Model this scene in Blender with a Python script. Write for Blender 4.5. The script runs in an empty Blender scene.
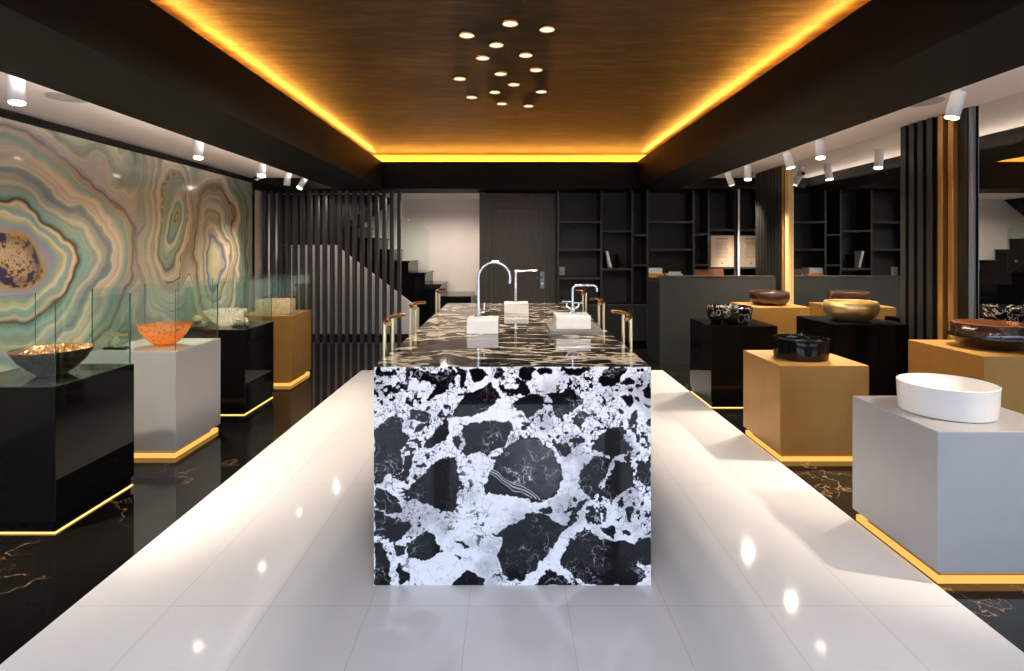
import bpy, bmesh, math, random
import numpy as np
from mathutils import Vector, Matrix
random.seed(7)
C = bpy.context.scene.collection
PI = math.pi
R = math.radians

# ------------------------------------------------------------------ materials
def new_mat(name):
    m = bpy.data.materials.new(name); m.use_nodes = True
    return m, m.node_tree, m.node_tree.nodes['Principled BSDF']

def P(name, col, rough=.5, metal=0., spec=.5, coat=0., trans=0., ior=1.45, noise=.06, nscale=30., bump=0., bscale=200., stretch=(1, 1, 1), rvar=0.):
    """principled surface with a little procedural mottling and optional bump"""
    m, t, b = new_mat(name)
    tc = t.nodes.new('ShaderNodeTexCoord'); mp = t.nodes.new('ShaderNodeMapping')
    t.links.new(tc.outputs['Object'], mp.inputs['Vector']); mp.inputs['Scale'].default_value = stretch
    nz = t.nodes.new('ShaderNodeTexNoise'); nz.inputs['Scale'].default_value = nscale; nz.inputs['Detail'].default_value = 4
    t.links.new(mp.outputs[0], nz.inputs['Vector'])
    rp = t.nodes.new('ShaderNodeValToRGB')
    a = [max(0, c * (1 - noise)) for c in col]; z = [min(1, c * (1 + noise)) for c in col]
    rp.color_ramp.elements[0].position = .3; rp.color_ramp.elements[0].color = (*a, 1)
    rp.color_ramp.elements[1].position = .7; rp.color_ramp.elements[1].color = (*z, 1)
    t.links.new(nz.outputs['Fac'], rp.inputs['Fac']); t.links.new(rp.outputs[0], b.inputs['Base Color'])
    b.inputs['Roughness'].default_value = rough; b.inputs['Metallic'].default_value = metal
    b.inputs['Specular IOR Level'].default_value = spec; b.inputs['Coat Weight'].default_value = coat
    b.inputs['Transmission Weight'].default_value = trans; b.inputs['IOR'].default_value = ior
    if bump:
        n2 = t.nodes.new('ShaderNodeTexNoise'); n2.inputs['Scale'].default_value = bscale; n2.inputs['Detail'].default_value = 2
        t.links.new(mp.outputs[0], n2.inputs['Vector'])
        bp = t.nodes.new('ShaderNodeBump'); bp.inputs['Strength'].default_value = bump; bp.inputs['Distance'].default_value = .01
        t.links.new(n2.outputs['Fac'], bp.inputs['Height']); t.links.new(bp.outputs[0], b.inputs['Normal'])
    return m

def EM(name, col, s):
    m = bpy.data.materials.new(name); m.use_nodes = True; t = m.node_tree
    t.nodes.remove(t.nodes['Principled BSDF'])
    e = t.nodes.new('ShaderNodeEmission'); e.inputs[0].default_value = (*col, 1); e.inputs[1].default_value = s
    t.links.new(e.outputs[0], t.nodes['Material Output'].inputs[0])
    return m

def vcol_mat(name, rough=.1, bump=0., coat=0., spec=.5):
    m, t, b = new_mat(name)
    a = t.nodes.new('ShaderNodeVertexColor'); a.layer_name = 'pattern'
    t.links.new(a.outputs[0], b.inputs['Base Color']); b.inputs['Roughness'].default_value = rough
    b.inputs['Coat Weight'].default_value = coat; b.inputs['Specular IOR Level'].default_value = spec
    if bump:
        tc = t.nodes.new('ShaderNodeTexCoord'); n = t.nodes.new('ShaderNodeTexNoise'); n.inputs['Scale'].default_value = 14
        n.inputs['Detail'].default_value = 5
        t.links.new(tc.outputs['Object'], n.inputs['Vector'])
        bp = t.nodes.new('ShaderNodeBump'); bp.inputs['Strength'].default_value = bump; bp.inputs['Distance'].default_value = .02
        t.links.new(n.outputs['Fac'], bp.inputs['Height']); t.links.new(bp.outputs[0], b.inputs['Normal'])
    return m

def thin_glass(name, tint=(.93, .975, .955), rough=0.0):
    m = bpy.data.materials.new(name); m.use_nodes = True; t = m.node_tree
    t.nodes.remove(t.nodes['Principled BSDF'])
    tr = t.nodes.new('ShaderNodeBsdfTransparent'); tr.inputs[0].default_value = (*tint, 1)
    g = t.nodes.new('ShaderNodeBsdfGlossy'); g.inputs['Roughness'].default_value = rough; g.inputs[0].default_value = (.95, 1, .97, 1)
    lw = t.nodes.new('ShaderNodeLayerWeight'); lw.inputs[0].default_value = .5
    pw = t.nodes.new('ShaderNodeMath'); pw.operation = 'POWER'; pw.inputs[1].default_value = 5; t.links.new(lw.outputs['Facing'], pw.inputs[0])
    fr = t.nodes.new('ShaderNodeMath'); fr.operation = 'MULTIPLY_ADD'; fr.inputs[1].default_value = .93; fr.inputs[2].default_value = .04; t.links.new(pw.outputs[0], fr.inputs[0])
    mx = t.nodes.new('ShaderNodeMixShader')
    t.links.new(fr.outputs[0], mx.inputs[0]); t.links.new(tr.outputs[0], mx.inputs[1]); t.links.new(g.outputs[0], mx.inputs[2])
    t.links.new(mx.outputs[0], t.nodes['Material Output'].inputs[0])
    return m

def coloured_glass(name, tint, body, w_body=.3, w_gloss=.3, rough=.05, bscale=60, bump=.6):
    """cast glass: see-through tint, a cloudy body and bright faceted reflections"""
    m = bpy.data.materials.new(name); m.use_nodes = True; t = m.node_tree; t.nodes.remove(t.nodes['Principled BSDF']); L = t.links.new
    tp = t.nodes.new('ShaderNodeBsdfTransparent'); tp.inputs[0].default_value = (*tint, 1)
    tr = t.nodes.new('ShaderNodeBsdfTranslucent'); tr.inputs[0].default_value = (*body, 1)
    df = t.nodes.new('ShaderNodeBsdfDiffuse'); df.inputs[0].default_value = (*body, 1)
    m1 = t.nodes.new('ShaderNodeMixShader'); m1.inputs[0].default_value = .5; L(tr.outputs[0], m1.inputs[1]); L(df.outputs[0], m1.inputs[2])
    gl = t.nodes.new('ShaderNodeBsdfGlossy'); gl.inputs[0].default_value = (*[.5 + .5 * c for c in body], 1); gl.inputs['Roughness'].default_value = rough
    tc = t.nodes.new('ShaderNodeTexCoord'); vo = t.nodes.new('ShaderNodeTexVoronoi'); vo.inputs['Scale'].default_value = bscale
    L(tc.outputs['Object'], vo.inputs['Vector'])
    bp = t.nodes.new('ShaderNodeBump'); bp.inputs['Strength'].default_value = bump; bp.inputs['Distance'].default_value = .012
    L(vo.outputs['Distance'], bp.inputs['Height']); L(bp.outputs[0], gl.inputs['Normal']); L(bp.outputs[0], df.inputs['Normal']); L(bp.outputs[0], tr.inputs['Normal'])
    # cloudier in the facets than along their edges
    rp = t.nodes.new('ShaderNodeMapRange'); rp.inputs[1].default_value = 0; rp.inputs[2].default_value = .6; rp.inputs[3].default_value = w_body * .5; rp.inputs[4].default_value = min(1, w_body * 1.6)
    L(vo.outputs['Distance'], rp.inputs[0])
    m2 = t.nodes.new('ShaderNodeMixShader'); L(rp.outputs[0], m2.inputs[0]); L(tp.outputs[0], m2.inputs[1]); L(m1.outputs[0], m2.inputs[2])
    m3 = t.nodes.new('ShaderNodeMixShader'); m3.inputs[0].default_value = w_gloss; L(m2.outputs[0], m3.inputs[1]); L(gl.outputs[0], m3.inputs[2])
    L(m3.outputs[0], t.nodes['Material Output'].inputs[0])
    return m

M = {}
FILL_STRIP = 120.  # glow of the added strips that brighten the soffits
M['black_paint'] = P('black_paint', (.0062, .0058, .0052), .6, noise=.12, nscale=6, spec=.15)
M['black_wood'] = P('black_wood', (.007, .007, .0065), .42, noise=.25, nscale=9, stretch=(3, 3, .4))
M['black_shelf'] = P('black_shelf', (.0075, .008, .0072), .5, noise=.2, nscale=5, stretch=(1, 1, 3))
M['shelf_edge'] = P('shelf_edge', (.026, .028, .026), .45, noise=.1)
M['soffit'] = P('soffit_white', (.95, .86, .79), .6, noise=.02, nscale=3)
M['white_wall'] = P('white_wall', (.80, .74, .69), .7, noise=.03, nscale=4)
M['stair_white'] = P('stair_white', (.74, .69, .71), .6, noise=.03, nscale=4)
M['door'] = P('door_brown', (.050, .041, .033), .45, noise=.25, nscale=7, stretch=(4, 4, .5))
M['slat'] = P('slat_grey', (.036, .037, .034), .5, noise=.15, nscale=14, stretch=(3, 3, .3))
M['silver'] = P('silver_satin', (.41, .41, .42), .36, .4, noise=.02, nscale=12)
M['gold_satin'] = P('gold_satin', (.39, .205, .052), .36, .45, noise=.05, nscale=10)
M['black_gloss'] = P('black_gloss', (.004, .004, .004), .04, noise=.1, spec=.11)
M['gold_metal'] = P('gold_metal', (1, .80, .44), .3, 1., noise=.06)
M['gold_dark'] = P('gold_dark', (.45, .25, .07), .25, 1., noise=.15)
M['gold_lit'] = P('gold_lit', (.78, .56, .25), .35, .35, noise=.08, nscale=12, stretch=(3, 3, .2))  # strip gold made paler, its spotlight's brightness put into the colour
M['gold_slat'] = P('gold_slat', (.55, .30, .09), .3, .7, noise=.12, nscale=12, stretch=(3, 3, .2))
M['alu'] = P('aluminium', (.30, .33, .33), .35, .6, noise=.1, nscale=40, stretch=(1, 1, .05))
M['chrome'] = P('chrome', (.96, .95, .95), .2, 1., noise=.01)
M['white_metal'] = P('white_metal', (.80, .80, .81), .4, noise=.02)
M['white_gloss'] = P('white_gloss', (.95, .91, .84), .15, noise=.02)
M['ceramic'] = P('ceramic', (.80, .78, .75), .18, noise=.01)
M['grey_tray'] = P('grey_tray', (.20, .185, .16), .35, noise=.1)
M['black_ceramic'] = P('black_ceramic', (.004, .004, .004), .03, spec=.4, noise=.1)
M['gold_bowl'] = P('gold_bowl', (.80, .58, .24), .3, .85, noise=.22, nscale=9, bump=.1, bscale=30)
M['brown_stone'] = P('brown_stone', (.032, .013, .007), .28, noise=.55, nscale=26, bump=.25, bscale=40, coat=.3)
M['brown_lacquer'] = P('brown_lacquer', (.022, .009, .006), .14, noise=.3, nscale=14, coat=.6, bump=.15, bscale=60)
M['copper_in'] = P('copper_inside', (.17, .05, .012), .3, .3, noise=.2)
M['leather'] = P('brown_leather', (.16, .06, .022), .45, noise=.15, bump=.2)
M['paper'] = P('paper', (.86, .85, .82), .7, noise=.05, nscale=40)
M['notice'] = P('notice_paper', (.55, .44, .33), .7, noise=.05)
M['ink'] = P('ink', (.12, .09, .07), .7)
M['orange'] = P('orange_cover', (.85, .36, .02), .5)
M['dark_book'] = P('dark_book', (.012, .012, .014), .4)
M['plastic'] = P('cream_plastic', (.55, .52, .46), .4)
M['desk'] = P('desk_grey', (.020, .024, .0225), .42, noise=.06, nscale=5)
M['glass'] = thin_glass('clear_glass')
M['glass_edge'] = P('glass_edge', (.045, .085, .07), .2, noise=.1)
M['window_glass'] = thin_glass('window_glass', (.97, .985, .98))
M['amber'] = coloured_glass('amber_glass', (1, .55, .16), (1, .48, .07), .34, .22, .06, 42, .9)
M['crystal'] = coloured_glass('crystal_glass', (.96, .95, .92), (.98, .93, .84), .34, .36, .03, 62, 1.0)
M['ice'] = coloured_glass('frosted_cast_glass', (1, .93, .8), (1, .88, .68), .62, .2, .1, 70, 1.0)
M['lens'] = EM('lamp_lens', (1, .82, .64), 16)
M['disc'] = EM('downlight_disc', (1, .85, .60), 1.08)
M['led'] = EM('led_strip', (1, .55, .15), 2.0)
M['cove'] = EM('cove_led', (1, .40, .055), 88)
M['led_band'] = EM('led_band', (1, .50, .11), 1.0)
M['smoked'] = P('lens_black', (.01, .01, .01), .1)
M['cove_cream'] = P('cove_paint', (.6, .42, .2), .7)
M['vent_grey'] = P('vent_grey', (.42, .40, .385), .5)
M['facade'] = P('facade', (.03, .03, .032), .8, noise=.3, nscale=1)
M['red_sign'] = P('red_sign', (.5, .04, .05), .6)
M['strip'] = EM('soffit_fill', (1, .84, .73), FILL_STRIP)
M['fill_strip_dim'] = EM('soffit_fill_dim', (1, .84, .73), FILL_STRIP * .22)
M['ground'] = P('pavement', (.42, .41, .40), .8, noise=.1, nscale=3)

def mirror_mat():
    m, t, b = new_mat('mirror')
    b.inputs['Base Color'].default_value = (.80, .815, .80, 1); b.inputs['Metallic'].default_value = 1; b.inputs['Roughness'].default_value = 0.0
    return m
M['mirror'] = mirror_mat()

def bronze_mat():
    """hammered bronze: voronoi dents"""
    m, t, b = new_mat('hammered_bronze')
    b.inputs['Metallic'].default_value = 1; b.inputs['Roughness'].default_value = .16
    tc = t.nodes.new('ShaderNodeTexCoord'); vo = t.nodes.new('ShaderNodeTexVoronoi'); vo.inputs['Scale'].default_value = 75
    t.links.new(tc.outputs['Object'], vo.inputs['Vector'])
    rp = t.nodes.new('ShaderNodeValToRGB')
    rp.color_ramp.elements[0].color = (.95, .58, .30, 1); rp.color_ramp.elements[1].color = (.45, .20, .07, 1)
    rp.color_ramp.elements[1].position = .8
    t.links.new(vo.outputs['Distance'], rp.inputs[0]); t.links.new(rp.outputs[0], b.inputs['Base Color'])
    bp = t.nodes.new('ShaderNodeBump'); bp.inputs['Strength'].default_value = .9; bp.inputs['Distance'].default_value = .012
    t.links.new(vo.outputs['Distance'], bp.inputs['Height']); t.links.new(bp.outputs[0], b.inputs['Normal'])
    return m
M['bronze'] = bronze_mat()
M['bronze_out'] = P('bronze_outside', (.02, .012, .008), .35, 0., spec=.3, noise=.5, nscale=60, bump=1., bscale=70)

def veined(name, base, vein, vscale, width, rough, distort=.35, mask=None, stretch=(1, 1, 1), second=None):
    """polished stone with voronoi-edge veins, optionally only in sparse patches"""
    m, t, b = new_mat(name); n = t.nodes; L = t.links.new
    tc = n.new('ShaderNodeTexCoord'); mp = n.new('ShaderNodeMapping'); mp.inputs['Scale'].default_value = stretch
    L(tc.outputs['Object'], mp.inputs[0])
    nz = n.new('ShaderNodeTexNoise'); nz.inputs['Scale'].default_value = vscale * 1.3; nz.inputs['Detail'].default_value = 6
    L(mp.outputs[0], nz.inputs['Vector'])
    sub = n.new('ShaderNodeVectorMath'); sub.operation = 'SUBTRACT'; sub.inputs[1].default_value = (.5, .5, .5)
    L(nz.outputs['Color'], sub.inputs[0])
    sc = n.new('ShaderNodeVectorMath'); sc.operation = 'SCALE'; sc.inputs['Scale'].default_value = distort * 2.4 / vscale * 2
    L(sub.outputs[0], sc.inputs[0])
    ad = n.new('ShaderNodeVectorMath'); L(mp.outputs[0], ad.inputs[0]); L(sc.outputs[0], ad.inputs[1])
    def edges(s, w):
        vo = n.new('ShaderNodeTexVoronoi'); vo.feature = 'DISTANCE_TO_EDGE'; vo.inputs['Scale'].default_value = s
        L(ad.outputs[0], vo.inputs['Vector'])
        r = n.new('ShaderNodeValToRGB')
        r.color_ramp.elements[0].position = w * .35; r.color_ramp.elements[0].color = (1, 1, 1, 1)
        r.color_ramp.elements[1].position = w; r.color_ramp.elements[1].color = (0, 0, 0, 1)
        L(vo.outputs['Distance'], r.inputs[0]); return r.outputs[0]
    f = edges(vscale, width)
    if second:
        f2 = edges(vscale * second[0], second[1])
        mul = n.new('ShaderNodeMath'); mul.operation = 'MULTIPLY'; mul.inputs[1].default_value = second[2]; L(f2, mul.inputs[0])
        mxx = n.new('ShaderNodeMath'); mxx.operation = 'MAXIMUM'; L(f, mxx.inputs[0]); L(mul.outputs[0], mxx.inputs[1]); f = mxx.outputs[0]
    if mask:
        mn = n.new('ShaderNodeTexNoise'); mn.inputs['Scale'].default_value = mask[0]; mn.inputs['Detail'].default_value = 3
        L(tc.outputs['Object'], mn.inputs['Vector'])
        mr = n.new('ShaderNodeValToRGB'); mr.color_ramp.elements[0].position = mask[1]; mr.color_ramp.elements[1].position = mask[2]
        L(mn.outputs['Fac'], mr.inputs[0])
        mm = n.new('ShaderNodeMath'); mm.operation = 'MULTIPLY'; L(f, mm.inputs[0]); L(mr.outputs[0], mm.inputs[1]); f = mm.outputs[0]
    mx = n.new('ShaderNodeMix'); mx.data_type = 'RGBA'
    mx.inputs[6].default_value = (*base, 1); mx.inputs[7].default_value = (*vein, 1)
    L(f, mx.inputs[0]); L(mx.outputs[2], b.inputs['Base Color'])
    b.inputs['Roughness'].default_value = rough
    return m
def black_floor():
    m, t, b = new_mat('black_marble_floor'); n = t.nodes; L = t.links.new
    tc = n.new('ShaderNodeTexCoord')
    def ridge(scale, off, w):
        mp = n.new('ShaderNodeMapping'); mp.inputs['Location'].default_value = off; L(tc.outputs['Object'], mp.inputs[0])
        z = n.new('ShaderNodeTexNoise'); z.inputs['Scale'].default_value = scale; z.inputs['Detail'].default_value = 7; z.inputs['Roughness'].default_value = .6; L(mp.outputs[0], z.inputs['Vector'])
        s1 = n.new('ShaderNodeMath'); s1.operation = 'SUBTRACT'; s1.inputs[1].default_value = .5; L(z.outputs['Fac'], s1.inputs[0])
        s2 = n.new('ShaderNodeMath'); s2.operation = 'ABSOLUTE'; L(s1.outputs[0], s2.inputs[0])
        r = n.new('ShaderNodeMapRange'); r.inputs[1].default_value = 0; r.inputs[2].default_value = w; r.inputs[3].default_value = 1; r.inputs[4].default_value = 0; L(s2.outputs[0], r.inputs[0])
        mk = n.new('ShaderNodeTexNoise'); mk.inputs['Scale'].default_value = scale * 1.7; mk.inputs['Detail'].default_value = 2
        m2 = n.new('ShaderNodeMapping'); m2.inputs['Location'].default_value = (off[1] + 7, off[0] + 3, 1); L(tc.outputs['Object'], m2.inputs[0]); L(m2.outputs[0], mk.inputs['Vector'])
        mr = n.new('ShaderNodeMapRange'); mr.inputs[1].default_value = .53; mr.inputs[2].default_value = .62; L(mk.outputs['Fac'], mr.inputs[0])
        mu = n.new('ShaderNodeMath'); mu.operation = 'MULTIPLY'; L(r.outputs[0], mu.inputs[0]); L(mr.outputs[0], mu.inputs[1]); return mu.outputs[0]
    a = ridge(.8, (0, 0, 0), .0035); c = ridge(1.3, (13, 5, 0), .004)
    mxx = n.new('ShaderNodeMath'); mxx.operation = 'MAXIMUM'; L(a, mxx.inputs[0]); L(c, mxx.inputs[1])
    mx = n.new('ShaderNodeMix'); mx.data_type = 'RGBA'; mx.inputs[6].default_value = (.0065, .006, .0055, 1); mx.inputs[7].default_value = (.30, .18, .09, 1)
    L(mxx.outputs[0], mx.inputs[0]); L(mx.outputs[2], b.inputs['Base Color']); b.inputs['Roughness'].default_value = .045
    return m
M['black_marble'] = black_floor()
M['top_marble'] = veined('island_top_marble', (.011, .009, .0075), (.60, .51, .39), 2.2, .07, .05, .6, None, (.75, 1.5, 1), (2.6, .05, .35))
M['bowl_marble'] = veined('bowl_marble', (.008, .007, .007), (.75, .68, .6), 9, .05, .06, .6, (8, .46, .6))

def white_floor():
    m, t, b = new_mat('white_floor_tile'); n = t.nodes; L = t.links.new
    tc = n.new('ShaderNodeTexCoord'); ad = n.new('ShaderNodeVectorMath'); ad.inputs[1].default_value = (-1.76 + 3.8333 * 2, -2.2 + 11.5, 0)
    L(tc.outputs['Object'], ad.inputs[0])
    br = n.new('ShaderNodeTexBrick'); br.offset = 0; br.inputs['Scale'].default_value = 1
    br.inputs['Brick Width'].default_value = .383333; br.inputs['Row Height'].default_value = 1.15
    br.inputs['Mortar Size'].default_value = .0012; br.inputs['Mortar Smooth'].default_value = .3
    br.inputs['Color1'].default_value = (.71, .70, .70, 1); br.inputs['Color2'].default_value = (.695, .685, .685, 1)
    br.inputs['Mortar'].default_value = (.47, .45, .44, 1)
    L(ad.outputs[0], br.inputs['Vector']); L(br.outputs['Color'], b.inputs['Base Color'])
    b.inputs['Roughness'].default_value = .065
    return m
M['white_floor'] = white_floor()

def gold_leaf():
    m, t, b = new_mat('gold_leaf_ceiling'); n = t.nodes; L = t.links.new
    tc = n.new('ShaderNodeTexCoord'); mp = n.new('ShaderNodeMapping'); mp.inputs['Scale'].default_value = (1.5, 6.5, 1)
    L(tc.outputs['Object'], mp.inputs[0])
    nz = n.new('ShaderNodeTexNoise'); nz.inputs['Scale'].default_value = 2.0; nz.inputs['Detail'].default_value = 9; nz.inputs['Roughness'].default_value = .74
    L(mp.outputs[0], nz.inputs['Vector'])
    n2 = n.new('ShaderNodeTexNoise'); n2.inputs['Scale'].default_value = 1.5; n2.inputs['Detail'].default_value = 3
    L(tc.outputs['Object'], n2.inputs['Vector'])
    av = n.new('ShaderNodeMath'); av.operation = 'MULTIPLY_ADD'; av.inputs[1].default_value = .35; L(n2.outputs['Fac'], av.inputs[0]); 
    sc = n.new('ShaderNodeMath'); sc.operation = 'MULTIPLY'; sc.inputs[1].default_value = .65; L(nz.outputs['Fac'], sc.inputs[0]); L(sc.outputs[0], av.inputs[2])
    rp = n.new('ShaderNodeValToRGB'); e = rp.color_ramp.elements
    e[0].position = .38; e[0].color = (.006, .0032, .0013, 1); e[1].position = .64; e[1].color = (.115, .068, .025, 1)
    x = e.new(.5); x.color = (.030, .0165, .0058, 1)
    L(av.outputs[0], rp.inputs[0]); L(rp.outputs[0], b.inputs['Base Color'])
    b.inputs['Metallic'].default_value = .5; b.inputs['Roughness'].default_value = .5
    bp = n.new('ShaderNodeBump'); bp.inputs['Strength'].default_value = .35; bp.inputs['Distance'].default_value = .02
    L(nz.outputs['Fac'], bp.inputs['Height']); L(bp.outputs[0], b.inputs['Normal'])
    return m
M['gold_leaf'] = gold_leaf()

def weave():
    """white glaze with a fine diagonal relief"""
    m, t, b = new_mat('diagonal_relief_ceramic'); n = t.nodes; L = t.links.new
    b.inputs['Base Color'].default_value = (.76, .75, .735, 1); b.inputs['Roughness'].default_value = .22
    tc = n.new('ShaderNodeTexCoord'); dp = n.new('ShaderNodeVectorMath'); dp.operation = 'DOT_PRODUCT'; dp.inputs[1].default_value = (.566, -.424, .707)
    L(tc.outputs['Object'], dp.inputs[0])
    mu = n.new('ShaderNodeMath'); mu.operation = 'MULTIPLY'; mu.inputs[1].default_value = 820; L(dp.outputs['Value'], mu.inputs[0])
    sn = n.new('ShaderNodeMath'); sn.operation = 'SINE'; L(mu.outputs[0], sn.inputs[0])
    bp = n.new('ShaderNodeBump'); bp.inputs['Strength'].default_value = .3; bp.inputs['Distance'].default_value = .003
    L(sn.outputs[0], bp.inputs['Height']); L(bp.outputs[0], b.inputs['Normal'])
    return m
M['weave'] = weave()

# ------------------------------------------------------------------ mesh helpers
class MB:
    def __init__(s): s.bm = bmesh.new(); s.mi = 0
    def _mark(s, faces):
        for f in faces: f.material_index = s.mi
    def box(s, a, b, bevel=0.):
        vs = [s.bm.verts.new((x, y, z)) for x in (a[0], b[0]) for y in (a[1], b[1]) for z in (a[2], b[2])]
        fs = [s.bm.faces.new([vs[i] for i in q]) for q in ((0, 1, 3, 2), (4, 6, 7, 5), (0, 4, 5, 1), (2, 3, 7, 6), (0, 2, 6, 4), (1, 5, 7, 3))]
        s._mark(fs)
        if bevel:
            es = list({e for f in fs for e in f.edges})
            r = bmesh.ops.bevel(s.bm, geom=es, offset=bevel, segments=2, affect='EDGES', profile=.6)
            s._mark(r['faces'])
        return s
    def prism(s, pts, y0, y1, axis='y'):
        def mk(p, t):
            return {'y': (p[0], t, p[1]), 'x': (t, p[0], p[1]), 'z': (p[0], p[1], t)}[axis]
        a = [s.bm.verts.new(mk(p, y0)) for p in pts]; b = [s.bm.verts.new(mk(p, y1)) for p in pts]
        fs = [s.bm.faces.new(a), s.bm.faces.new(b[::-1])]
        for i in range(len(pts)):
            j = (i + 1) % len(pts); fs.append(s.bm.faces.new((a[i], b[i], b[j], a[j])))
        s._mark(fs); return s
    def lathe(s, prof, n=48, c=(0, 0, 0), sx=1, sy=1, close=True, wob=None):
        rings = []
        for (r, z) in prof:
            ring = []
            for k in range(n):
                th = 2 * PI * k / n
                rr = r * (wob(th, r, z) if wob else 1)
                ring.append(s.bm.verts.new((c[0] + rr * sx * math.cos(th), c[1] + rr * sy * math.sin(th), c[2] + z)))
            rings.append(ring)
        fs = []
        for i in range(len(rings) - 1):
            for k in range(n):
                l = (k + 1) % n
                fs.append(s.bm.faces.new((rings[i][k], rings[i][l], rings[i + 1][l], rings[i + 1][k])))
        if close:
            fs.append(s.bm.faces.new(rings[0][::-1])); fs.append(s.bm.faces.new(rings[-1]))
        s._mark(fs); return s
    def tube(s, path, r, n=12, rx=None):
        path = [Vector(p) for p in path]; rings = []; up = None
        for i, p in enumerate(path):
            d = (path[min(i + 1, len(path) - 1)] - path[max(i - 1, 0)]).normalized()
            if up is None:
                up = Vector((0, 0, 1)) if abs(d.z) < .9 else Vector((1, 0, 0))
            u = d.cross(up).normalized(); v = u.cross(d).normalized(); up = v
            ring = [s.bm.verts.new(p + (u * math.cos(2 * PI * k / n) * r + v * math.sin(2 * PI * k / n) * (rx or r))) for k in range(n)]
            rings.append(ring)
        fs = []
        for i in range(len(rings) - 1):
            for k in range(n):
                l = (k + 1) % n
                fs.append(s.bm.faces.new((rings[i][k], rings[i][l], rings[i + 1][l], rings[i + 1][k])))
        fs.append(s.bm.faces.new(rings[0][::-1])); fs.append(s.bm.faces.new(rings[-1]))
        s._mark(fs); return s
    def build(s, name, mats, parent=None, smooth=False, loc=None):
        bmesh.ops.recalc_face_normals(s.bm, faces=s.bm.faces)
        me = bpy.data.meshes.new(name); s.bm.to_mesh(me); s.bm.free()
        for m in (mats if isinstance(mats, (list, tuple)) else [mats]): me.materials.append(M[m])
        if smooth:
            for p in me.polygons: p.use_smooth = True
            if smooth != 'all':
                me.set_sharp_from_angle(angle=R(40))
        o = bpy.data.objects.new(name, me); C.objects.link(o)
        if loc: o.location = loc
        if parent: o.parent = parent
        return o

def tag(o, label, cat, group=None, kind=None):
    o['label'] = label; o['category'] = cat
    if group: o['group'] = group
    if kind: o['kind'] = kind
    return o
def thing(name, label, cat, loc=(0, 0, 0), rz=0, group=None):
    o = bpy.data.objects.new(name, None); C.objects.link(o); o.empty_display_size = .1
    o.location = loc; o.rotation_euler = (0, 0, rz)
    return tag(o, label, cat, group)
def copy_tree(o, label=None, parent=None):
    c = o.copy(); C.objects.link(c)
    if parent: c.parent = parent
    for ch in list(o.children): copy_tree(ch, None, c)
    if label: c['label'] = label
    return c
def struct(name, mb, mat, label=None, cat=None, smooth=False):
    o = mb.build(name, mat, None, smooth); o['kind'] = 'structure'
    if label: o['label'] = label; o['category'] = cat
    return o

# ------------------------------------------------------------------ numpy noise and painted patterns
def vnoise(x, y, seed=0):
    xi = np.floor(x).astype(np.int64); yi = np.floor(y).astype(np.int64); xf = x - xi; yf = y - yi
    def h(a, b):
        n = (a * 374761393 + b * 668265263 + seed * 974711) & 0xffffffff
        n = ((n ^ (n >> 13)) * 1274126177) & 0xffffffff
        n = (n ^ (n >> 16)) & 0xffffff
        return n / float(0xffffff)
    u = xf * xf * (3 - 2 * xf); v = yf * yf * (3 - 2 * yf)
    return (h(xi, yi) * (1 - u) + h(xi + 1, yi) * u) * (1 - v) + (h(xi, yi + 1) * (1 - u) + h(xi + 1, yi + 1) * u) * v
def fbm(x, y, o=4, seed=0):
    t = 0; a = .5; s = 0
    for i in range(o):
        t = t + a * vnoise(x, y, seed + i * 17); s += a; a *= .5; x = x * 2.03 + 11.3; y = y * 2.03 + 5.7
    return t / s
def sstep(a, b, x):
    t = np.clip((x - a) / (b - a), 0, 1); return t * t * (3 - 2 * t)
def lin(c):
    c = np.asarray(c, float) / 255.
    return np.where(c <= .04045, c / 12.92, ((c + .055) / 1.055) ** 2.4)

def pattern_mesh(name, P0, U, V, nu, nv, colfn, mat, parent, thick=None):
    """grid panel spanned by U and V from P0, colours from colfn(u,v) in 0..1"""
    u = np.linspace(0, 1, nu); v = np.linspace(0, 1, nv); uu, vv = np.meshgrid(u, v)
    P0, U, V = (np.array(q, float) for q in (P0, U, V))
    co = (P0 + uu.ravel()[:, None] * U + vv.ravel()[:, None] * V)
    idx = np.arange(nu * nv).reshape(nv, nu)
    f = np.stack([idx[:-1, :-1], idx[:-1, 1:], idx[1:, 1:], idx[1:, :-1]], -1).reshape(-1, 4)
    me = bpy.data.meshes.new(name)
    me.vertices.add(len(co)); me.vertices.foreach_set('co', co.ravel())
    me.loops.add(f.size); me.loops.foreach_set('vertex_index', f.ravel())
    me.polygons.add(len(f)); me.polygons.foreach_set('loop_start', np.arange(0, f.size, 4)); me.polygons.foreach_set('loop_total', np.full(len(f), 4))
    me.update(); me.validate()
    a = me.color_attributes.new('pattern', 'FLOAT_COLOR', 'POINT')
    col = colfn(uu.ravel(), vv.ravel()); a.data.foreach_set('color', np.concatenate([col, np.ones((len(col), 1))], 1).ravel())
    me.materials.append(mat)
    o = bpy.data.objects.new(name, me); C.objects.link(o)
    if parent: o.parent = parent
    return o

# ------------------------------------------------------------------ room
XL, XM = -3.66, 3.30          # art wall, mirror wall
ZS, ZB, ZF, ZG = 2.40, 2.25, 2.63, 2.78   # side soffit, beam underside, cove edge, gold ceiling
YF, YB = -1.6, 8.62           # shop front behind the viewer, back wall
struct('floor', MB().box((XL - .2, YF - .1, -.12), (XM + .2, 10.1, 0)), 'black_marble')
wf = struct('floor_tiles', MB().box((-1.69, -.4, -.02), (1.76, 6.52, .003)), 'white_floor')
# side soffits
struct('ceiling', MB().box((XL - .2, YF - .1, ZS), (-2.41, 8.05, ZS + .5)), 'soffit')
struct('ceiling_right', MB().box((2.37, YF - .1, ZS), (XM + .2, 8.05, ZS + .5)), 'soffit')
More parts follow.
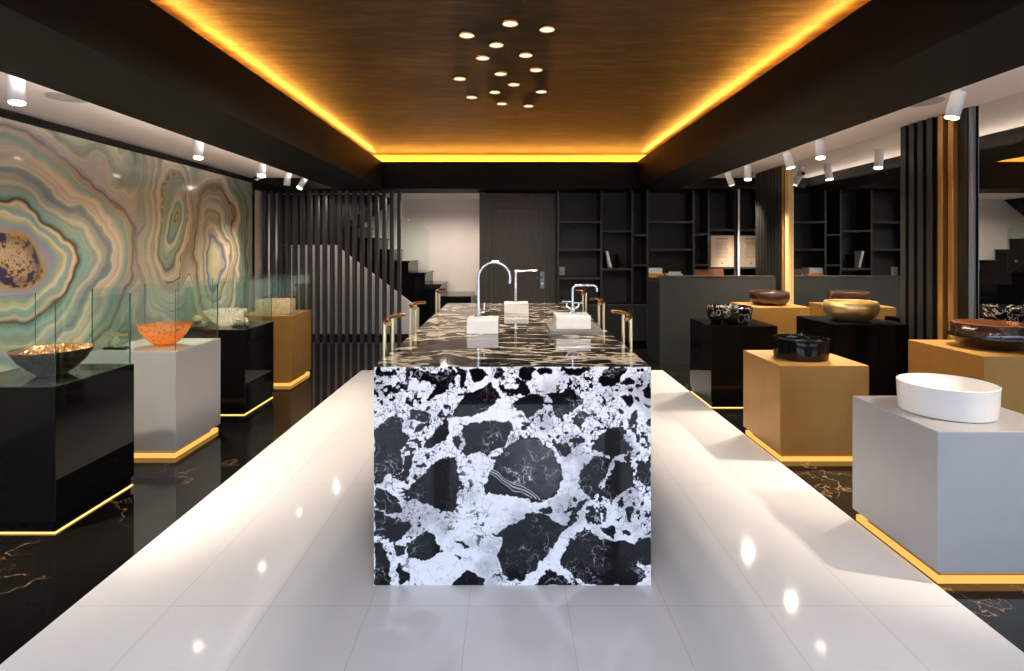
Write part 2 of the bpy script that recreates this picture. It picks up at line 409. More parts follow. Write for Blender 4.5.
# dropped black frame around the golden ceiling
struct('trim_1', MB().box((-2.42, YF - .1, ZB), (-1.80, 8.1, ZF)), 'black_paint')
struct('trim_2', MB().box((1.81, YF - .1, ZB), (2.37, 8.1, ZF)), 'black_paint')
struct('trim_3', MB().box((XL - .2, 8.05, ZB), (XM + .2, YB + .1, ZF)), 'black_paint')
struct('ceiling_gold', MB().box((-2.5, YF - .1, ZG), (2.5, 8.6, ZG + .1)), 'gold_leaf')
struct('trim_4', MB().box((-2.5, YF - .1, ZF - .05), (-2.28, 8.6, ZG)).box((2.28, YF - .1, ZF - .05), (2.5, 8.6, ZG)), 'black_paint')
struct('trim_6', MB().box((-2.28, 8.36, ZF + .0005), (2.28, 8.5, ZG)), 'cove_cream')
# walls
struct('wall_left', MB().box((XL - .2, YF - .1, 0), (XL, YB, ZS + .3)), 'white_wall')
struct('wall_right', MB().box((XM + .012, YF - .1, 0), (XM + .2, YB + .1, ZS + .3)), 'black_paint')
struct('wall_back', MB().box((.70, YB, 0), (XM + .2, YB + .15, ZS)), 'black_paint')
# stairwell shell
struct('wall_stairwell', MB().box((XL - .2, 9.95, 0), (-.35, 10.1, 2.4)).box((XL - .2, YB, 0), (XL, 10.1, 2.4)).box((-.44, YB + .02, 0), (-.36, 10.1, 2.4)), 'white_wall')
struct('ceiling_stairwell', MB().box((XL - .2, YB + .1, 2.26), (-.36, 10.1, 2.4)), 'white_wall')
struct('wall_passage', MB().box((-.36, YB + .15, 0), (.9, YB + .2, 2.5)), 'black_paint')
# shop front behind the viewer: low frame, three glazed bays
fr = MB().box((XL - .2, YF - .1, ZS - .12), (XM + .2, YF, ZG + .2)).box((XL - .2, YF - .1, 0), (XL + .05, YF, ZS)).box((XM - .05, YF - .1, 0), (XM + .2, YF, ZS))
for x in (-.75, 1.15): fr.box((x - .08, YF - .1, 0), (x + .08, YF, ZS - .1))
struct('wall_front', fr, 'black_paint')
for k, (a, b) in enumerate(((XL + .05, -.83), (-.67, 1.07), (1.23, XM - .05))):
    w = MB(); w.box((a, YF - .08, 0), (b, YF - .02, .08)); w.box((a, YF - .08, ZS - .18), (b, YF - .02, ZS - .12))
    w.mi = 1; w.box((a, YF - .055, .08), (b, YF - .045, ZS - .18))
    struct(('window_1', 'door_1', 'window_2')[k], w, ['black_paint', 'window_glass'])
struct('ground_outside', MB().box((-14, -16, -.2), (14, YF - .1, -.03)), 'ground')

fb = MB().box((-30, -16, -.2), (30, -14, 3.7))
struct('wall_across_street', fb, 'facade')
for (a, b_) in ((-.95, -.2), (2.4, 3.1)): struct('trim_5', MB().box((a, -13.99, 3.2), (b_, -13.9, 3.45)), 'red_sign')

# ------------------------------------------------------------------ mirrors on the right wall
def mirror(y0, y1, label):
    t = thing('wall_mirror', label, 'mirror', (XM, (y0 + y1) / 2, 0), 0, 'wall mirrors')
    h = (y1 - y0) / 2
    MB().box((0, -h, .0), (.012, h, ZS)).build('mirror_glass', 'mirror', t)
    return t
mirror(YF, 4.0, 'tall mirror covering the wall in front of the black and gold slatted pilaster')
mirror(4.75, 6.655, 'tall mirror between the two slatted pilasters, reflecting grey desk and shelves')
mm = mirror(7.58, 8.16, 'narrow mirror beyond the far pilaster with thin pale edge, beside the notice board')
MB().box((-.012, .29, .0), (.012, .31, ZB)).build('edge_trim', 'white_metal', mm)

# slatted pilasters
def pilaster(y0, y1, label, slats):
    t = thing('slatted_pilaster', label, 'pilaster', (XM, y0, 0), 0, 'slatted pilasters on the mirror wall')
    bk = .03 if y0 < 5 else .018
    MB().box((-bk, 0.061 if y0 < 5 else .081, 0), (0.0, y1 - y0, ZS - .002)).build('backing_panel', 'black_wood', t)
    for (a, w, d, m, nm) in slats:
        MB().box((-bk - d, a, 0), (-bk - .0001, a + w, ZS - .004), .003).build(nm, m, t)
    return t
pilaster(4.0, 4.75, 'nearest pilaster of dark slats with two golden strips and a silver edge',
         [(.145, .05, .035, 'gold_slat', 'gold_strip'), (.245, .05, .035, 'gold_slat', 'gold_strip')]
         + [(.35 + .098 * k, .06, .035, 'black_wood', 'slat') for k in range(4)])
pilaster(6.66, 7.58, 'farther pilaster with one bright golden strip at its near edge, beside grey desk',
         [(.115, .05, .012, 'gold_slat', 'gold_strip')] + [(.20 + .085 * k, .055, .012, 'black_wood', 'slat') for k in range(8)])
MB().box((-.032, -.002, 0), (0, .08, ZS - .002), .003).build('gold_strip', 'gold_lit', bpy.data.objects['slatted_pilaster.001'])

npil = bpy.data.objects['slatted_pilaster']
MB().box((-.022, .02, 0), (0, .06, ZS - .002), .002).box((-.026, .034, 0), (-.0221, .044, ZS - .004)).build('edge_profile', 'alu', npil)

# ------------------------------------------------------------------ golden ceiling lights
cove = thing('cove_light', 'amber light strip hidden in the recess around the golden ceiling', 'cove light', (0, 0, ZF))
MB().box((-2.06, YF, .0005), (-1.93, 8.33, .07)).box((1.93, YF, .0005), (2.06, 8.33, .07)).build('ledge', 'black_paint', cove)
for a, b in (((-1.975, YF, .0705), (-1.945, 8.29, .082)), ((1.945, YF, .0705), (1.975, 8.29, .082)), ((-1.944, 8.27, .0005), (1.944, 8.29, .012))):
    MB().box(a, b).build('led_strip', 'cove', cove)

for sg, x, lb in ((-1, -2.42, 'added strip light hidden along the beam to brighten the artwork soffit'), (1, 2.37, 'added strip light hidden along the beam to brighten the mirror soffit')):  # fill strips added behind the beams to lift the dark soffits
    t = thing('added_strip_light', lb, 'fill strip', (x, 0, ZB), 0, 'added soffit fill strips')
    bx = lambda a, b: (tuple(min(p, q_) for p, q_ in zip(a, b)), tuple(max(p, q_) for p, q_ in zip(a, b)))
    MB().box(*bx((sg * .0005, YF, .001), (sg * .06, 8.0, .008))).box(*bx((sg * .055, YF, .0081), (sg * .06, 8.0, .026))).build('trough', 'black_paint', t)
    MB().prism([(sg * .008, .009), (sg * .028, .009), (sg * .008, .029)], YF, 8.0).build('led_strip', 'strip' if sg < 0 else 'fill_strip_dim', t)

disc_px = [(513, 97), (658, 120), (342, 143), (458, 181), (574, 221), (405, 232), (615, 279), (475, 294), (314, 313), (527, 336), (452, 366), (635, 364), (362, 386), (480, 411), (585, 420)]
F, VX, VY, EZ = 569., 509., 250., 1.38
discs = []
for (u, v) in disc_px:
    px, py = 380 + u / 3.938, v / 3.938
    d = F * (ZG - .02 - EZ) / (VY - py); discs.append(((px - VX) * d / F, d))
def_lab = ['nearest of the round downlights in golden ceiling, middle of the front three', 'front right round downlight in the golden ceiling cluster', 'front left round downlight in the golden ceiling cluster',
    'round ceiling downlight just behind the front three, left of centre', 'round ceiling downlight behind the front right one, nearer the centre', 'round ceiling downlight between front left one and the leftmost one',
    'round downlight on right flank, halfway back in the golden ceiling cluster', 'round downlight near the middle of the golden ceiling cluster', 'leftmost downlight of the golden ceiling cluster',
    'round downlight just behind and right of the cluster middle', 'round downlight left of centre in the rear half of the cluster', 'rear right round downlight in the golden ceiling cluster',
    'rear left round downlight in the golden ceiling cluster', 'round downlight at the very back, left of the last pair', 'farthest round downlight, right one of the last pair']
def down_beam(o, k=1.):
    ld = bpy.data.lights.new('downlight_beam', 'SPOT'); ld.energy = DOWN * k; ld.spot_size = R(165); ld.spot_blend = .35; ld.shadow_soft_size = .045; ld.color = (1, .87, .74)
    lo = bpy.data.objects.new('downlight_beam', ld); C.objects.link(lo); lo.parent = o; lo.location = (0, 0, -.03)
DOWN = 10.
def added_accent(o, tgt, e):  # extra narrow beam, added to brighten the blocks and taps on the island
    ld = bpy.data.lights.new('added_accent_beam', 'SPOT'); ld.energy = e; ld.spot_size = R(38); ld.spot_blend = .7; ld.shadow_soft_size = .045; ld.color = (1, .90, .80)
    lo = bpy.data.objects.new('added_accent_beam', ld); C.objects.link(lo); lo.location = (o.location.x, o.location.y, ZG - .03)
    lo.rotation_euler = (Vector(tgt) - lo.location).to_track_quat('-Z', 'Y').to_euler()
dproto = None
for i, (x, y) in enumerate(discs):
    if dproto is None:
        dproto = thing('ceiling_downlight', def_lab[0], 'ceiling light', (x, y, ZG), 0, 'round downlights in the golden ceiling')
        MB().lathe([(.047, -.001), (.054, -.001), (.056, -.012), (.053, -.018), (.047, -.018), (.047, -.001)], 32, close=False).build('rim', 'gold_dark', dproto, True)
        MB().lathe([(.0469, -.002), (.0469, -.014)], 32).build('diffuser', 'disc', dproto)
        o = dproto
    else:
        o = copy_tree(dproto, def_lab[i]); o.location = (x, y, ZG)
    down_beam(o)
for (x, y, lb) in ((-.9, -.6, 'added round downlight over the entrance, left of the pair outside the view'), (.9, -.5, 'added round downlight over the entrance, right of the pair outside the view'), (.0, .6, 'added round downlight outside the view between entrance and island')):  # added out of view for more frontal light on island and pedestals
    o = copy_tree(dproto, lb); o.location = (x, y, ZG)
    for ch in [c for c in o.children if c.type == 'LIGHT']: bpy.data.objects.remove(ch)
    down_beam(o, 4.0)
    added_accent(o, (x * .2, 3.9, .95), 110)

# ------------------------------------------------------------------ track lights
def track_light(x, y, label, tilt=(0, 0), on=True, e=290, cone=64):
    """white can on a short stem under the soffit; tilt = lean of the beam towards +x and +y in degrees"""
    t = thing('spot_lamp', label, 'spotlight', (x, y, ZS), 0, 'white ceiling spotlights')
    MB().lathe([(.045, -.0005), (.045, -.012), (.012, -.014), (.012, -.04)], 24).build('mount', 'white_metal', t, True)
    can = MB(); rot = Matrix.Rotation(R(-tilt[0]), 4, 'Y') @ Matrix.Rotation(R(tilt[1]), 4, 'X')
    can.lathe([(.016, .012), (.038, .008), (.0405, .0), (.0405, -.155), (.038, -.155), (.037, -.145)], 32)
    bmesh.ops.transform(can.bm, matrix=Matrix.Translation((0, 0, -.035)) @ rot, verts=can.bm.verts)
    can.build('housing', 'white_metal', t, True)
    l = MB().lathe([(.0375, -.150), (.0375, -.1585)], 32)
    bmesh.ops.transform(l.bm, matrix=Matrix.Translation((0, 0, -.035)) @ rot, verts=l.bm.verts)
    l.build('lens', 'lens' if on else 'white_metal', t)
    if on:
        ld = bpy.data.lights.new('spot_beam', 'SPOT'); ld.energy = e; ld.spot_size = R(cone); ld.spot_blend = .8; ld.shadow_soft_size = .035; ld.color = (1, .82, .64)
        lo = bpy.data.objects.new('spot_beam', ld); C.objects.link(lo); lo.parent = t
        lo.matrix_local = Matrix.Translation((0, 0, -.035)) @ rot @ Matrix.Translation((0, 0, -.17))
    return t
SL = [(-2.83, 2.1, 'white spotlight above the bronze bowl, outside the view', (12, 26), 60, 290), (-2.80, 3.23, 'nearest white spotlight hanging over the agate artwork', (8, -6), 66, 190), (-2.83, 5.19, 'second white spotlight along the agate artwork, lighting its swirl', (6, -14), 84, 260),
      (-2.83, 6.52, 'third white spotlight along the agate artwork, near its black corner', (10, -22), 66, 190), (-2.83, 7.29, 'unlit white spotlight in front of the slat screen', (-6, 0), 0, 0), (-2.83, 7.89, 'last lit spotlight tilted before the vertical slat screen', (-22, -25), 64, 90)]
for x, y, lb, tl, cn, en in SL: track_light(x, y, lb, tl, cn > 0, en, cn)
SR = [(2.75, 2.0, 'white spotlight above the white basin, outside the view', (-17, 17), 44, 190), (2.83, 3.578, 'nearest white spotlight beside the slatted pilaster', (-14, 4), 62, 270), (2.83, 5.18, 'second white spotlight on the mirror side, left of the big pilaster', (-4, -12), 80, 290),
      (2.83, 5.79, 'third white spotlight on the mirror side, above the far golden strip', (10, -8), 125, 290), (2.83, 6.74, 'fourth lit spotlight on the mirror side, over the grey desk', (-4, -10), 115, 290), (2.83, 7.35, 'tilted spotlight beside the beam, nearest the bookshelves', (26, 16), 70, 290)]
for x, y, lb, tl, cn, en in SR: track_light(x, y, lb, tl, cn > 0, en, cn)
for (x, y, lb) in ((-3.3, 7.45, 'small white ceiling camera near the black corner of the artwork'), (2.98, 7.05, 'small white ceiling camera above the grey desk')):
    t = thing('security_camera', lb, 'camera', (x, y, ZS), 0, 'ceiling cameras')
    MB().lathe([(.03, -.0005), (.03, -.02), (.012, -.022), (.012, -.05)], 20).build('mount', 'white_metal', t, True)
    MB().lathe([(.005, -.045), (.03, -.05), (.042, -.075), (.03, -.10), (.005, -.112)], 24).build('housing', 'white_metal', t, True)
    b = MB().lathe([(.002, 0), (.02, .002), (.02, .012), (.002, .014)], 20)
    bmesh.ops.transform(b.bm, matrix=Matrix.Translation((0, -.044, -.08)) @ Matrix.Rotation(R(90), 4, 'X'), verts=b.bm.verts)
    b.build('camera_lens', 'smoked', t, True)
for (x, y, lb) in ((-2.94, 3.79, 'flat round vent in the white soffit on the artwork side'), (2.84, 3.90, 'flat round vent in the white soffit on the mirror side')):
    t = thing('ceiling_vent', lb, 'vent', (x, y, ZS), 0, 'round ceiling vents')
    MB().lathe([(.04, -.0005), (.12, -.0005), (.115, -.01), (.07, -.012), (.04, -.008)], 32, close=False).build('vent_ring', 'vent_grey', t, True)
    MB().lathe([(.04, -.0005), (.04, -.006)], 32).build('vent_disc', 'vent_grey', t)

# ------------------------------------------------------------------ agate wall art
AY0, AY1, AZ0, AZ1 = 2.3, 8.05, .25, 2.33
def art_col(u, v):
    d = AY0 + u * (AY1 - AY0); z = AZ0 + v * (AZ1 - AZ0)
    wx = (fbm(d * 1.3, z * 1.6, 4, 1) - .5); wz = (fbm(d * 1.3 + 40, z * 1.6, 4, 2) - .5)
    fx = (fbm(d * 6, z * 6, 3, 3) - .5) * .035; fz = (fbm(d * 6, z * 6 + 30, 3, 4) - .5) * .035
    D = d + wx * .55 + fx; Z = z + wz * .55 + fz
    def wrp(d_, z_):
        d_ = np.array([d_]); z_ = np.array([z_])
        return d_[0] + (fbm(d_ * 1.3, z_ * 1.6, 4, 1)[0] - .5) * .55, z_[0] + (fbm(d_ * 1.3 + 40, z_ * 1.6, 4, 2)[0] - .5) * .55
    c1, c2, c3 = wrp(4.20, 1.30), wrp(7.06, 1.30), wrp(6.22, 1.75)
    f1 = np.hypot(D - c1[0], 1.22 * (Z - c1[1]))
    f2 = np.hypot(.95 * (D - c2[0]), .55 * (Z - c2[1]) + .12 * (D - c2[0])) + .02
    f3 = np.hypot(1.15 * (D - c3[0]), .60 * (Z - c3[1] - .12 * (D - 6.2)))
    a1 = f1 - .55
    def pal(f, stops):
        xs = np.array([s[0] for s in stops]); cs = np.array([s[1] for s in stops], float)
        return np.stack([np.interp(f, xs, cs[:, k]) for k in range(3)], -1)
    sage = (158, 168, 150); teal = (112, 144, 134); cream = (226, 214, 188); beige = (204, 186, 162); lav = (158, 158, 182); blue = (92, 104, 158)
    brown = (104, 80, 48); dk = (58, 52, 30); ochre = (188, 152, 82); gold = (206, 160, 78); grey = (168, 160, 146); mint = (140, 184, 172)
    p1 = [(0, (200, 178, 146)), (.13, (190, 164, 128)), (.19, (150, 126, 112)), (.23, (150, 120, 92)), (.285, ochre), (.32, (176, 166, 160)), (.36, lav), (.40, mint), (.44, (205, 190, 130)), (.475, cream), (.51, mint), (.55, sage),
          (.585, cream), (.605, ochre), (.62, dk), (.645, teal), (.70, mint), (.75, sage), (.80, cream), (.845, beige), (.875, lav), (.90, blue), (.925, sage), (.96, cream), (1.03, beige), (1.07, cream), (1.12, sage), (1.17, teal), (1.20, sage), (1.235, grey), (1.26, brown), (1.28, dk), (1.30, beige), (1.35, cream),
          (1.40, grey), (1.425, brown), (1.45, beige), (1.52, cream), (1.6, sage), (1.66, teal), (1.7, cream), (1.8, beige), (1.9, sage), (3, sage)]
    p2 = [(0, (222, 214, 178)), (.12, (214, 204, 160)), (.15, (180, 184, 160)), (.165, (84, 92, 168)), (.19, (92, 90, 160)), (.205, ochre), (.23, cream), (.255, sage), (.28, ochre), (.295, brown), (.32, cream), (.36, mint), (.40, beige), (.42, brown), (.435, (150, 96, 70)), (.46, sage), (.51, cream), (.55, grey), (.58, teal), (.62, sage), (.68, beige), (.74, teal), (.8, sage), (1, (90, 128, 120)), (2, sage)]
    p3 = [(0, gold), (.045, gold), (.06, brown), (.075, (170, 190, 176)), (.12, mint), (.15, teal), (.18, cream), (.22, beige), (.245, sage), (.27, cream), (.30, ochre), (.32, dk), (.335, ochre), (.36, cream), (.42, (206, 200, 160)), (.47, sage), (.50, lav), (.52, cream), (.6, beige), (.7, sage), (1, teal), (2, sage)]
    jit = (fbm(d * 2, z * 2, 3, 9) - .5) * .05
    k = 9.
    e1, e2, e3 = np.exp(-k * np.clip(a1, -.6, 3)), np.exp(-k * (f2 - .03)), np.exp(-k * (f3 + .02))
    g = -np.log(e1 + e2 + e3) / k
    w = np.stack([e1, e2, e3], -1) ** 1.6; w = w / w.sum(-1, keepdims=True)
    col = pal(np.maximum(g, -.55) + .55 + jit, p1) * w[:, :1] + pal(np.maximum(g, 0) + jit, p2) * w[:, 1:2] + pal(np.maximum(g, 0) + jit, p3) * w[:, 2:]
    # irregular bands of the stone: a random walk across the ring direction
    band = fbm(g * 6.5 + jit * 7, 3 + .22 * d, 5, 40); bp_ = pal(band, [(0, teal), (.25, (120, 150, 140)), (.36, sage), (.44, mint), (.50, (186, 188, 166)), (.56, cream), (.62, beige), (.70, grey), (.78, lav), (1, blue)])
    outer = .95 * sstep(.66, .9, f1)[:, None] * sstep(.10, .26, f2)[:, None] * sstep(.08, .2, f3)[:, None]
    col = col * (1 - .62 * outer) + bp_ * .62 * outer
    ln = np.abs(fbm(g * 13 + jit * 10, .3 * d + 9, 3, 44) - .5); lm = sstep(.55, .72, fbm(d * 1.1, z * 1.1 + 3, 3, 46))
    col = col * (1 - (.60 * sstep(.022, 0, ln) * lm * outer[:, 0])[:, None]) 
    wsh = fbm(d * .9 + 5, z * .9, 3, 48)[:, None]
    col = col * (.86 + .30 * wsh)
    col = 150 + (col - 150) * 1.12 + 4
    # soft brushing along the bands and mineral specks in the core
    st = fbm((g + jit) * 46, d * .8 + z * .6, 3, 20)[:, None] - .5
    col = col * (1 + st * .30) + (fbm(d * 2.5, z * 2.5, 3, 21)[:, None] - .5) * np.array([24, 10, -16])
    core = (f1 < .27)
    sp = fbm(d * 62, z * 62, 2, 31)
    col[core & (sp > .66)] = (104, 70, 38)
    nv = fbm(d * 13, z * 13, 4, 33)
    bl = (sstep(.10, .16, f1) * sstep(.30, .25, f1) * sstep(.50, .56, nv))[:, None]
    col = col * (1 - bl) + np.array([52, 56, 98]) * bl
    flake = fbm(d * 40, z * 40, 2, 35)
    col[(np.abs(g + jit - .32) < .03) & (w[:, 2] > .5) & (flake > .6) & (z > 1.5)] = (226, 190, 130)
    lum = col.mean(-1, keepdims=True); col = lum + (col - lum) * .82 + np.array([4, 1, -3])
    return lin(np.clip(col, 4, 245))
art = thing('agate_artwork', 'large framed agate slice artwork in sage, cream and blue rings', 'artwork', (XL, AY0, 0))
pattern_mesh('artwork_panel', (.028, 0, AZ0), (0, AY1 - AY0, 0), (0, 0, AZ1 - AZ0), 900, 420, art_col, vcol_mat('agate_resin', .16, .12, .4), art)
L_ = AY1 - AY0
f = MB().box((.002, -.05, AZ1), (.04, L_ + .05, AZ1 + .06)).box((.002, -.05, AZ0 - .05), (.04, L_ + .05, AZ0)).box((.002, -.05, AZ0), (.04, 0, AZ1)).box((.002, L_, AZ0), (.04, L_ + .05, AZ1)).box((.002, 0, AZ0), (.026, L_, AZ1))
f.build('artwork_frame', 'black_paint', art)

# ------------------------------------------------------------------ pedestals
def pedestal(x0, y0, w, zt, mat, label, group):
    """cube on a recessed plinth with a light strip under its rim"""
    t = thing('display_pedestal', label, 'pedestal', (x0, y0, 0), 0, group)
    MB().box((0, 0, .055), (w, w, zt), .003).build('body', mat, t)
    i = .05
    MB().box((i, i, 0.001), (w - i, w - i, .0549)).build('plinth', mat, t)
    j, z0, z1 = (.012, .0012, .030) if mat != 'black_gloss' else (.004, .0012, .0065)
    s = MB(); a, b = j, w - j; q = .010
    for p0, p1 in (((a, a, z0), (b, a + q, z1)), ((a, b - q, z0), (b, b, z1)), ((a, a + q, z0), (a + q, b - q, z1)), ((b - q, a + q, z0), (b, b - q, z1))): s.box(p0, p1)
    s.build('light_strip', 'led_band' if mat != 'black_gloss' else 'led', t)
    if mat == 'black_gloss': MB().box((.012, .012, .0005), (w - .012, w - .012, .05)).build('plinth_skirt', mat, t)
    return t
GL, GR1, GR2 = 'pedestals below the agate artwork', 'pedestals in the front row on the mirror side', 'pedestals along the mirror'
pedestal(-2.78, 2.76, .58, .713, 'black_gloss', 'nearest glossy black pedestal by the artwork, under the bronze bowl', GL)
pedestal(-2.78, 3.76, .58, .708, 'silver', 'silver pedestal by the artwork, under the amber bowl', GL)
pedestal(-2.78, 4.74, .58, .715, 'black_gloss', 'glossy black pedestal under the clear crystal bowl', GL)
pedestal(-2.78, 5.75, .58, .715, 'gold_satin', 'golden pedestal by the artwork, under the rectangular glass basin', GL)
pedestal(1.762, 2.34, .58, .633, 'silver', 'silver grey pedestal under the white round basin', GR1)
pedestal(1.762, 3.70, .58, .628, 'gold_satin', 'golden pedestal under the shiny black basin', GR1)
pedestal(1.762, 4.96, .58, .717, 'black_gloss', 'glossy black pedestal under the veined marble basin', GR1)
pedestal(2.63, 3.15, .60, .79, 'gold_satin', 'golden pedestal at the mirror, under the wide brown lacquer bowl', GR2)
pedestal(2.60, 4.55, .60, .785, 'black_gloss', 'black pedestal at the mirror, under the golden bowl', GR2)
pedestal(2.55, 5.95, .60, .78, 'gold_satin', 'golden pedestal before the grey desk, under the dark brown stone bowl', GR2)

# glass display cases
def pane(mb, a, b):
    """a thin sheet whose narrow faces get the edge material"""
    d = [abs(b[i] - a[i]) for i in range(3)]; thin = d.index(min(d)); n0 = len(mb.bm.faces)
    mb.mi = 0; mb.box(a, b)
    mb.bm.faces.ensure_lookup_table()
    for fc in list(mb.bm.faces)[n0:]:
        fc.normal_update()
        if abs(fc.normal[thin]) < .5: fc.material_index = 1
    return mb
def glass_case(x0, y0, w, z0, h, label):
    t = thing('glass_case', label, 'display case', (x0, y0, z0), 0, 'glass display cases on pedestals')
    q = .006; e = .012; W = w - e
    for a, b in (((e, e, .001), (W, e + q, h)), ((e, W - q, .001), (W, W, h)), ((e, e + q, .001), (e + q, W - q, h)), ((W - q, e + q, .001), (W, W - q, h))):
        pane(MB(), a, b).build('glass_side', ['glass', 'glass_edge'], t)
    return t
glass_case(-2.78, 2.76, .58, .713, .415, 'glass case around the hammered bronze bowl')
glass_case(-2.78, 3.76, .58, .708, .415, 'glass case around the amber bowl')
glass_case(-2.78, 4.74, .58, .715, .405, 'glass case around the clear crystal bowl')
glass_case(-2.78, 5.75, .58, .715, .40, 'glass case around the rectangular glass basin')

# ------------------------------------------------------------------ basins
def basin(name, prof_out, prof_in, m_out, m_in, loc, label, n=64, sx=1, sy=1, wob=None, cat='basin', group=None):
    t = thing(name, label, cat, loc, 0, group)
    MB().lathe([(.001, .0005)] + prof_out, n, sx=sx, sy=sy, close=False, wob=wob).build('outer_shell', m_out, t, True)
    MB().lathe([prof_out[-1]] + prof_in + [(.001, prof_in[-1][1])], n, sx=sx, sy=sy, close=False, wob=wob).build('inner_bowl', m_in, t, True)
    d = MB().lathe([(.001, prof_in[-1][1] + .006), (.022, prof_in[-1][1] + .005), (.024, prof_in[-1][1] + .0008)], 20, close=False)
    d.build('drain', 'chrome', t, True)
    return t
# hammered bronze bowl
basin('bronze_bowl', [(.062, .0005), (.068, .006), (.110, .036), (.150, .078), (.174, .116), (.181, .132), (.185, .138)], [(.180, .139), (.174, .130), (.146, .088), (.106, .046), (.062, .018)],
      'bronze_out', 'bronze', (-2.455, 3.06, .713), 'hammered bronze bowl with dark outside in the nearest glass case', cat='bowl')
# amber bowl
basin('amber_bowl', [(.045, .0005), (.05, .004), (.092, .028), (.133, .075), (.156, .120), (.165, .147)], [(.160, .148), (.150, .122), (.126, .080), (.086, .036), (.04, .014)],
      'amber', 'amber', (-2.43, 4.02, .708), 'amber orange glass bowl on the silver pedestal', cat='bowl', wob=lambda th, r, z: 1 + .03 * math.sin(14 * th) * min(1, z / .1))
# crystal bowl
basin('crystal_bowl', [(.05, .0005), (.055, .006), (.10, .04), (.138, .085), (.152, .115), (.168, .140)], [(.160, .140), (.144, .116), (.128, .085), (.09, .046), (.04, .018)],
      'crystal', 'crystal', (-2.49, 5.0, .715), 'spiky clear crystal bowl on a black pedestal', 72, cat='bowl', wob=lambda th, r, z: 1 + .055 * (1 if int(round(th / (2 * PI) * 72)) % 2 else -1) * min(1, z / .05))
# rectangular cast glass basin
t = thing('glass_basin', 'rectangular cream cast glass basin on the farthest golden pedestal', 'basin', (-2.45, 5.98, .715))
b = MB(); b.box((-.165, -.12, .001), (.165, .12, .15), .012)
bm = b.bm; bm.faces.ensure_lookup_table()
top = max(bm.faces, key=lambda q: q.calc_center_median().z + q.calc_area())
r = bmesh.ops.inset_region(bm, faces=[top], thickness=.018); 
bmesh.ops.translate(bm, verts=list(top.verts), vec=(0, 0, -.10))
b.build('basin_body', 'ice', t)
MB().lathe([(.001, .056), (.02, .055), (.022, .0508)], 20, close=False).build('drain', 'chrome', t, True)

# white round basin
basin('white_basin', [(.176, .0005), (.184, .004), (.190, .06), (.193, .130), (.194, .136)], [(.189, .138), (.188, .128), (.182, .05), (.16, .022), (.05, .012)], 'weave', 'ceramic', (2.022, 2.63, .633), 'round white basin with fine diagonal relief on silver pedestal')
# shiny black basin
basin('black_basin', [(.165, .0005), (.171, .004), (.178, .05), (.180, .128), (.178, .142)], [(.164, .145), (.158, .125), (.152, .05), (.13, .025), (.04, .016)], 'black_ceramic', 'black_ceramic', (2.035, 3.97, .628), 'shiny black round basin on golden pedestal')
# marble basin
basin('marble_basin', [(.15, .0005), (.16, .006), (.188, .05), (.200, .10), (.203, .138), (.201, .146)], [(.194, .150), (.19, .142), (.17, .07), (.13, .03), (.04, .02)], 'bowl_marble', 'bowl_marble', (2.02, 5.22, .717), 'black basin with white marble veins on glossy black pedestal')
# wide brown lacquer bowl with a broad band
t = basin('lacquer_bowl', [(.13, .0005), (.15, .008), (.185, .032), (.214, .062), (.221, .067), (.222, .072), (.206, .140), (.198, .148)], [(.184, .150), (.178, .138), (.165, .05), (.12, .022), (.04, .014)], 'brown_lacquer', 'copper_in', (2.93, 3.45, .79), 'wide brown lacquer bowl with copper inside on golden pedestal at the mirror', cat='bowl')
# golden bowl
basin('golden_bowl', [(.13, .0005), (.145, .006), (.190, .050), (.213, .096), (.212, .132), (.200, .156), (.193, .163)], [(.184, .160), (.182, .146), (.185, .08), (.15, .035), (.04, .022)], 'gold_bowl', 'gold_bowl', (2.90, 4.83, .785), 'rounded golden bowl with inward rim on black pedestal', cat='bowl')
# brown stone bowl
basin('stone_bowl', [(.14, .0005), (.155, .006), (.190, .034), (.205, .08), (.203, .125), (.196, .144), (.190, .149)], [(.178, .147), (.172, .130), (.17, .06), (.13, .03), (.04, .02)], 'brown_stone', 'brown_stone', (2.86, 6.25, .78), 'dark brown stone bowl on golden pedestal before the grey desk', cat='bowl')

# small tap samples standing in the cases
def tap_sample(loc, label, kind):
    t = thing('tap_sample', label, 'tap', loc, 0, 'small tap samples in the glass cases')
    MB().box((-.075, -.03, .001), (.075, .03, .014), .002).build('base_plate', 'black_gloss', t)
    if kind == 'bar':
        MB().lathe([(.018, .0141), (.03, .03), (.032, .055), (.02, .075), (.012, .085)], 20, c=(.0, 0, 0)).build('crystal_knob', 'crystal', t, True)
        MB().tube([(-.06, 0, .098), (.07, 0, .098)], .008, 10).lathe([(.008, .085), (.008, .1)], 12).build('bar_handle', 'gold_metal', t, True)
    elif kind == 'ball':
        MB().lathe([(.01, .0141), (.012, .03), (.03, .04), (.042, .065), (.042, .075), (.03, .10), (.01, .108)], 24).build('ball_knob', 'gold_metal', t, True)
        MB().lathe([(.012, .0141), (.014, .03), (.02, .05), (.008, .06)], 16, c=(.058, .0, 0)).build('small_knob', 'crystal', t, True)
    else:
        MB().lathe([(.015, .0141), (.02, .03), (.045, .05), (.05, .065), (.02, .085)], 10).build('crystal_knob', 'crystal', t)
        MB().lathe([(.012, .0141), (.016, .03), (.016, .05), (.006, .055)], 12, c=(-.05, -.01, 0)).lathe([(.012, .0141), (.016, .03), (.016, .05), (.006, .055)], 12, c=(.052, -.01, 0)).build('small_knob', 'gold_metal', t, True)
    return t
tap_sample((-2.66, 3.86, .708), 'small tap with gold bar handle on silver pedestal', 'bar')
tap_sample((-2.665, 4.86, .715), 'small tap with round gilded knob left of the crystal bowl', 'ball')
tap_sample((-2.315, 4.93, .715), 'small tap with sparkling crystal knob right of the crystal bowl', 'star')
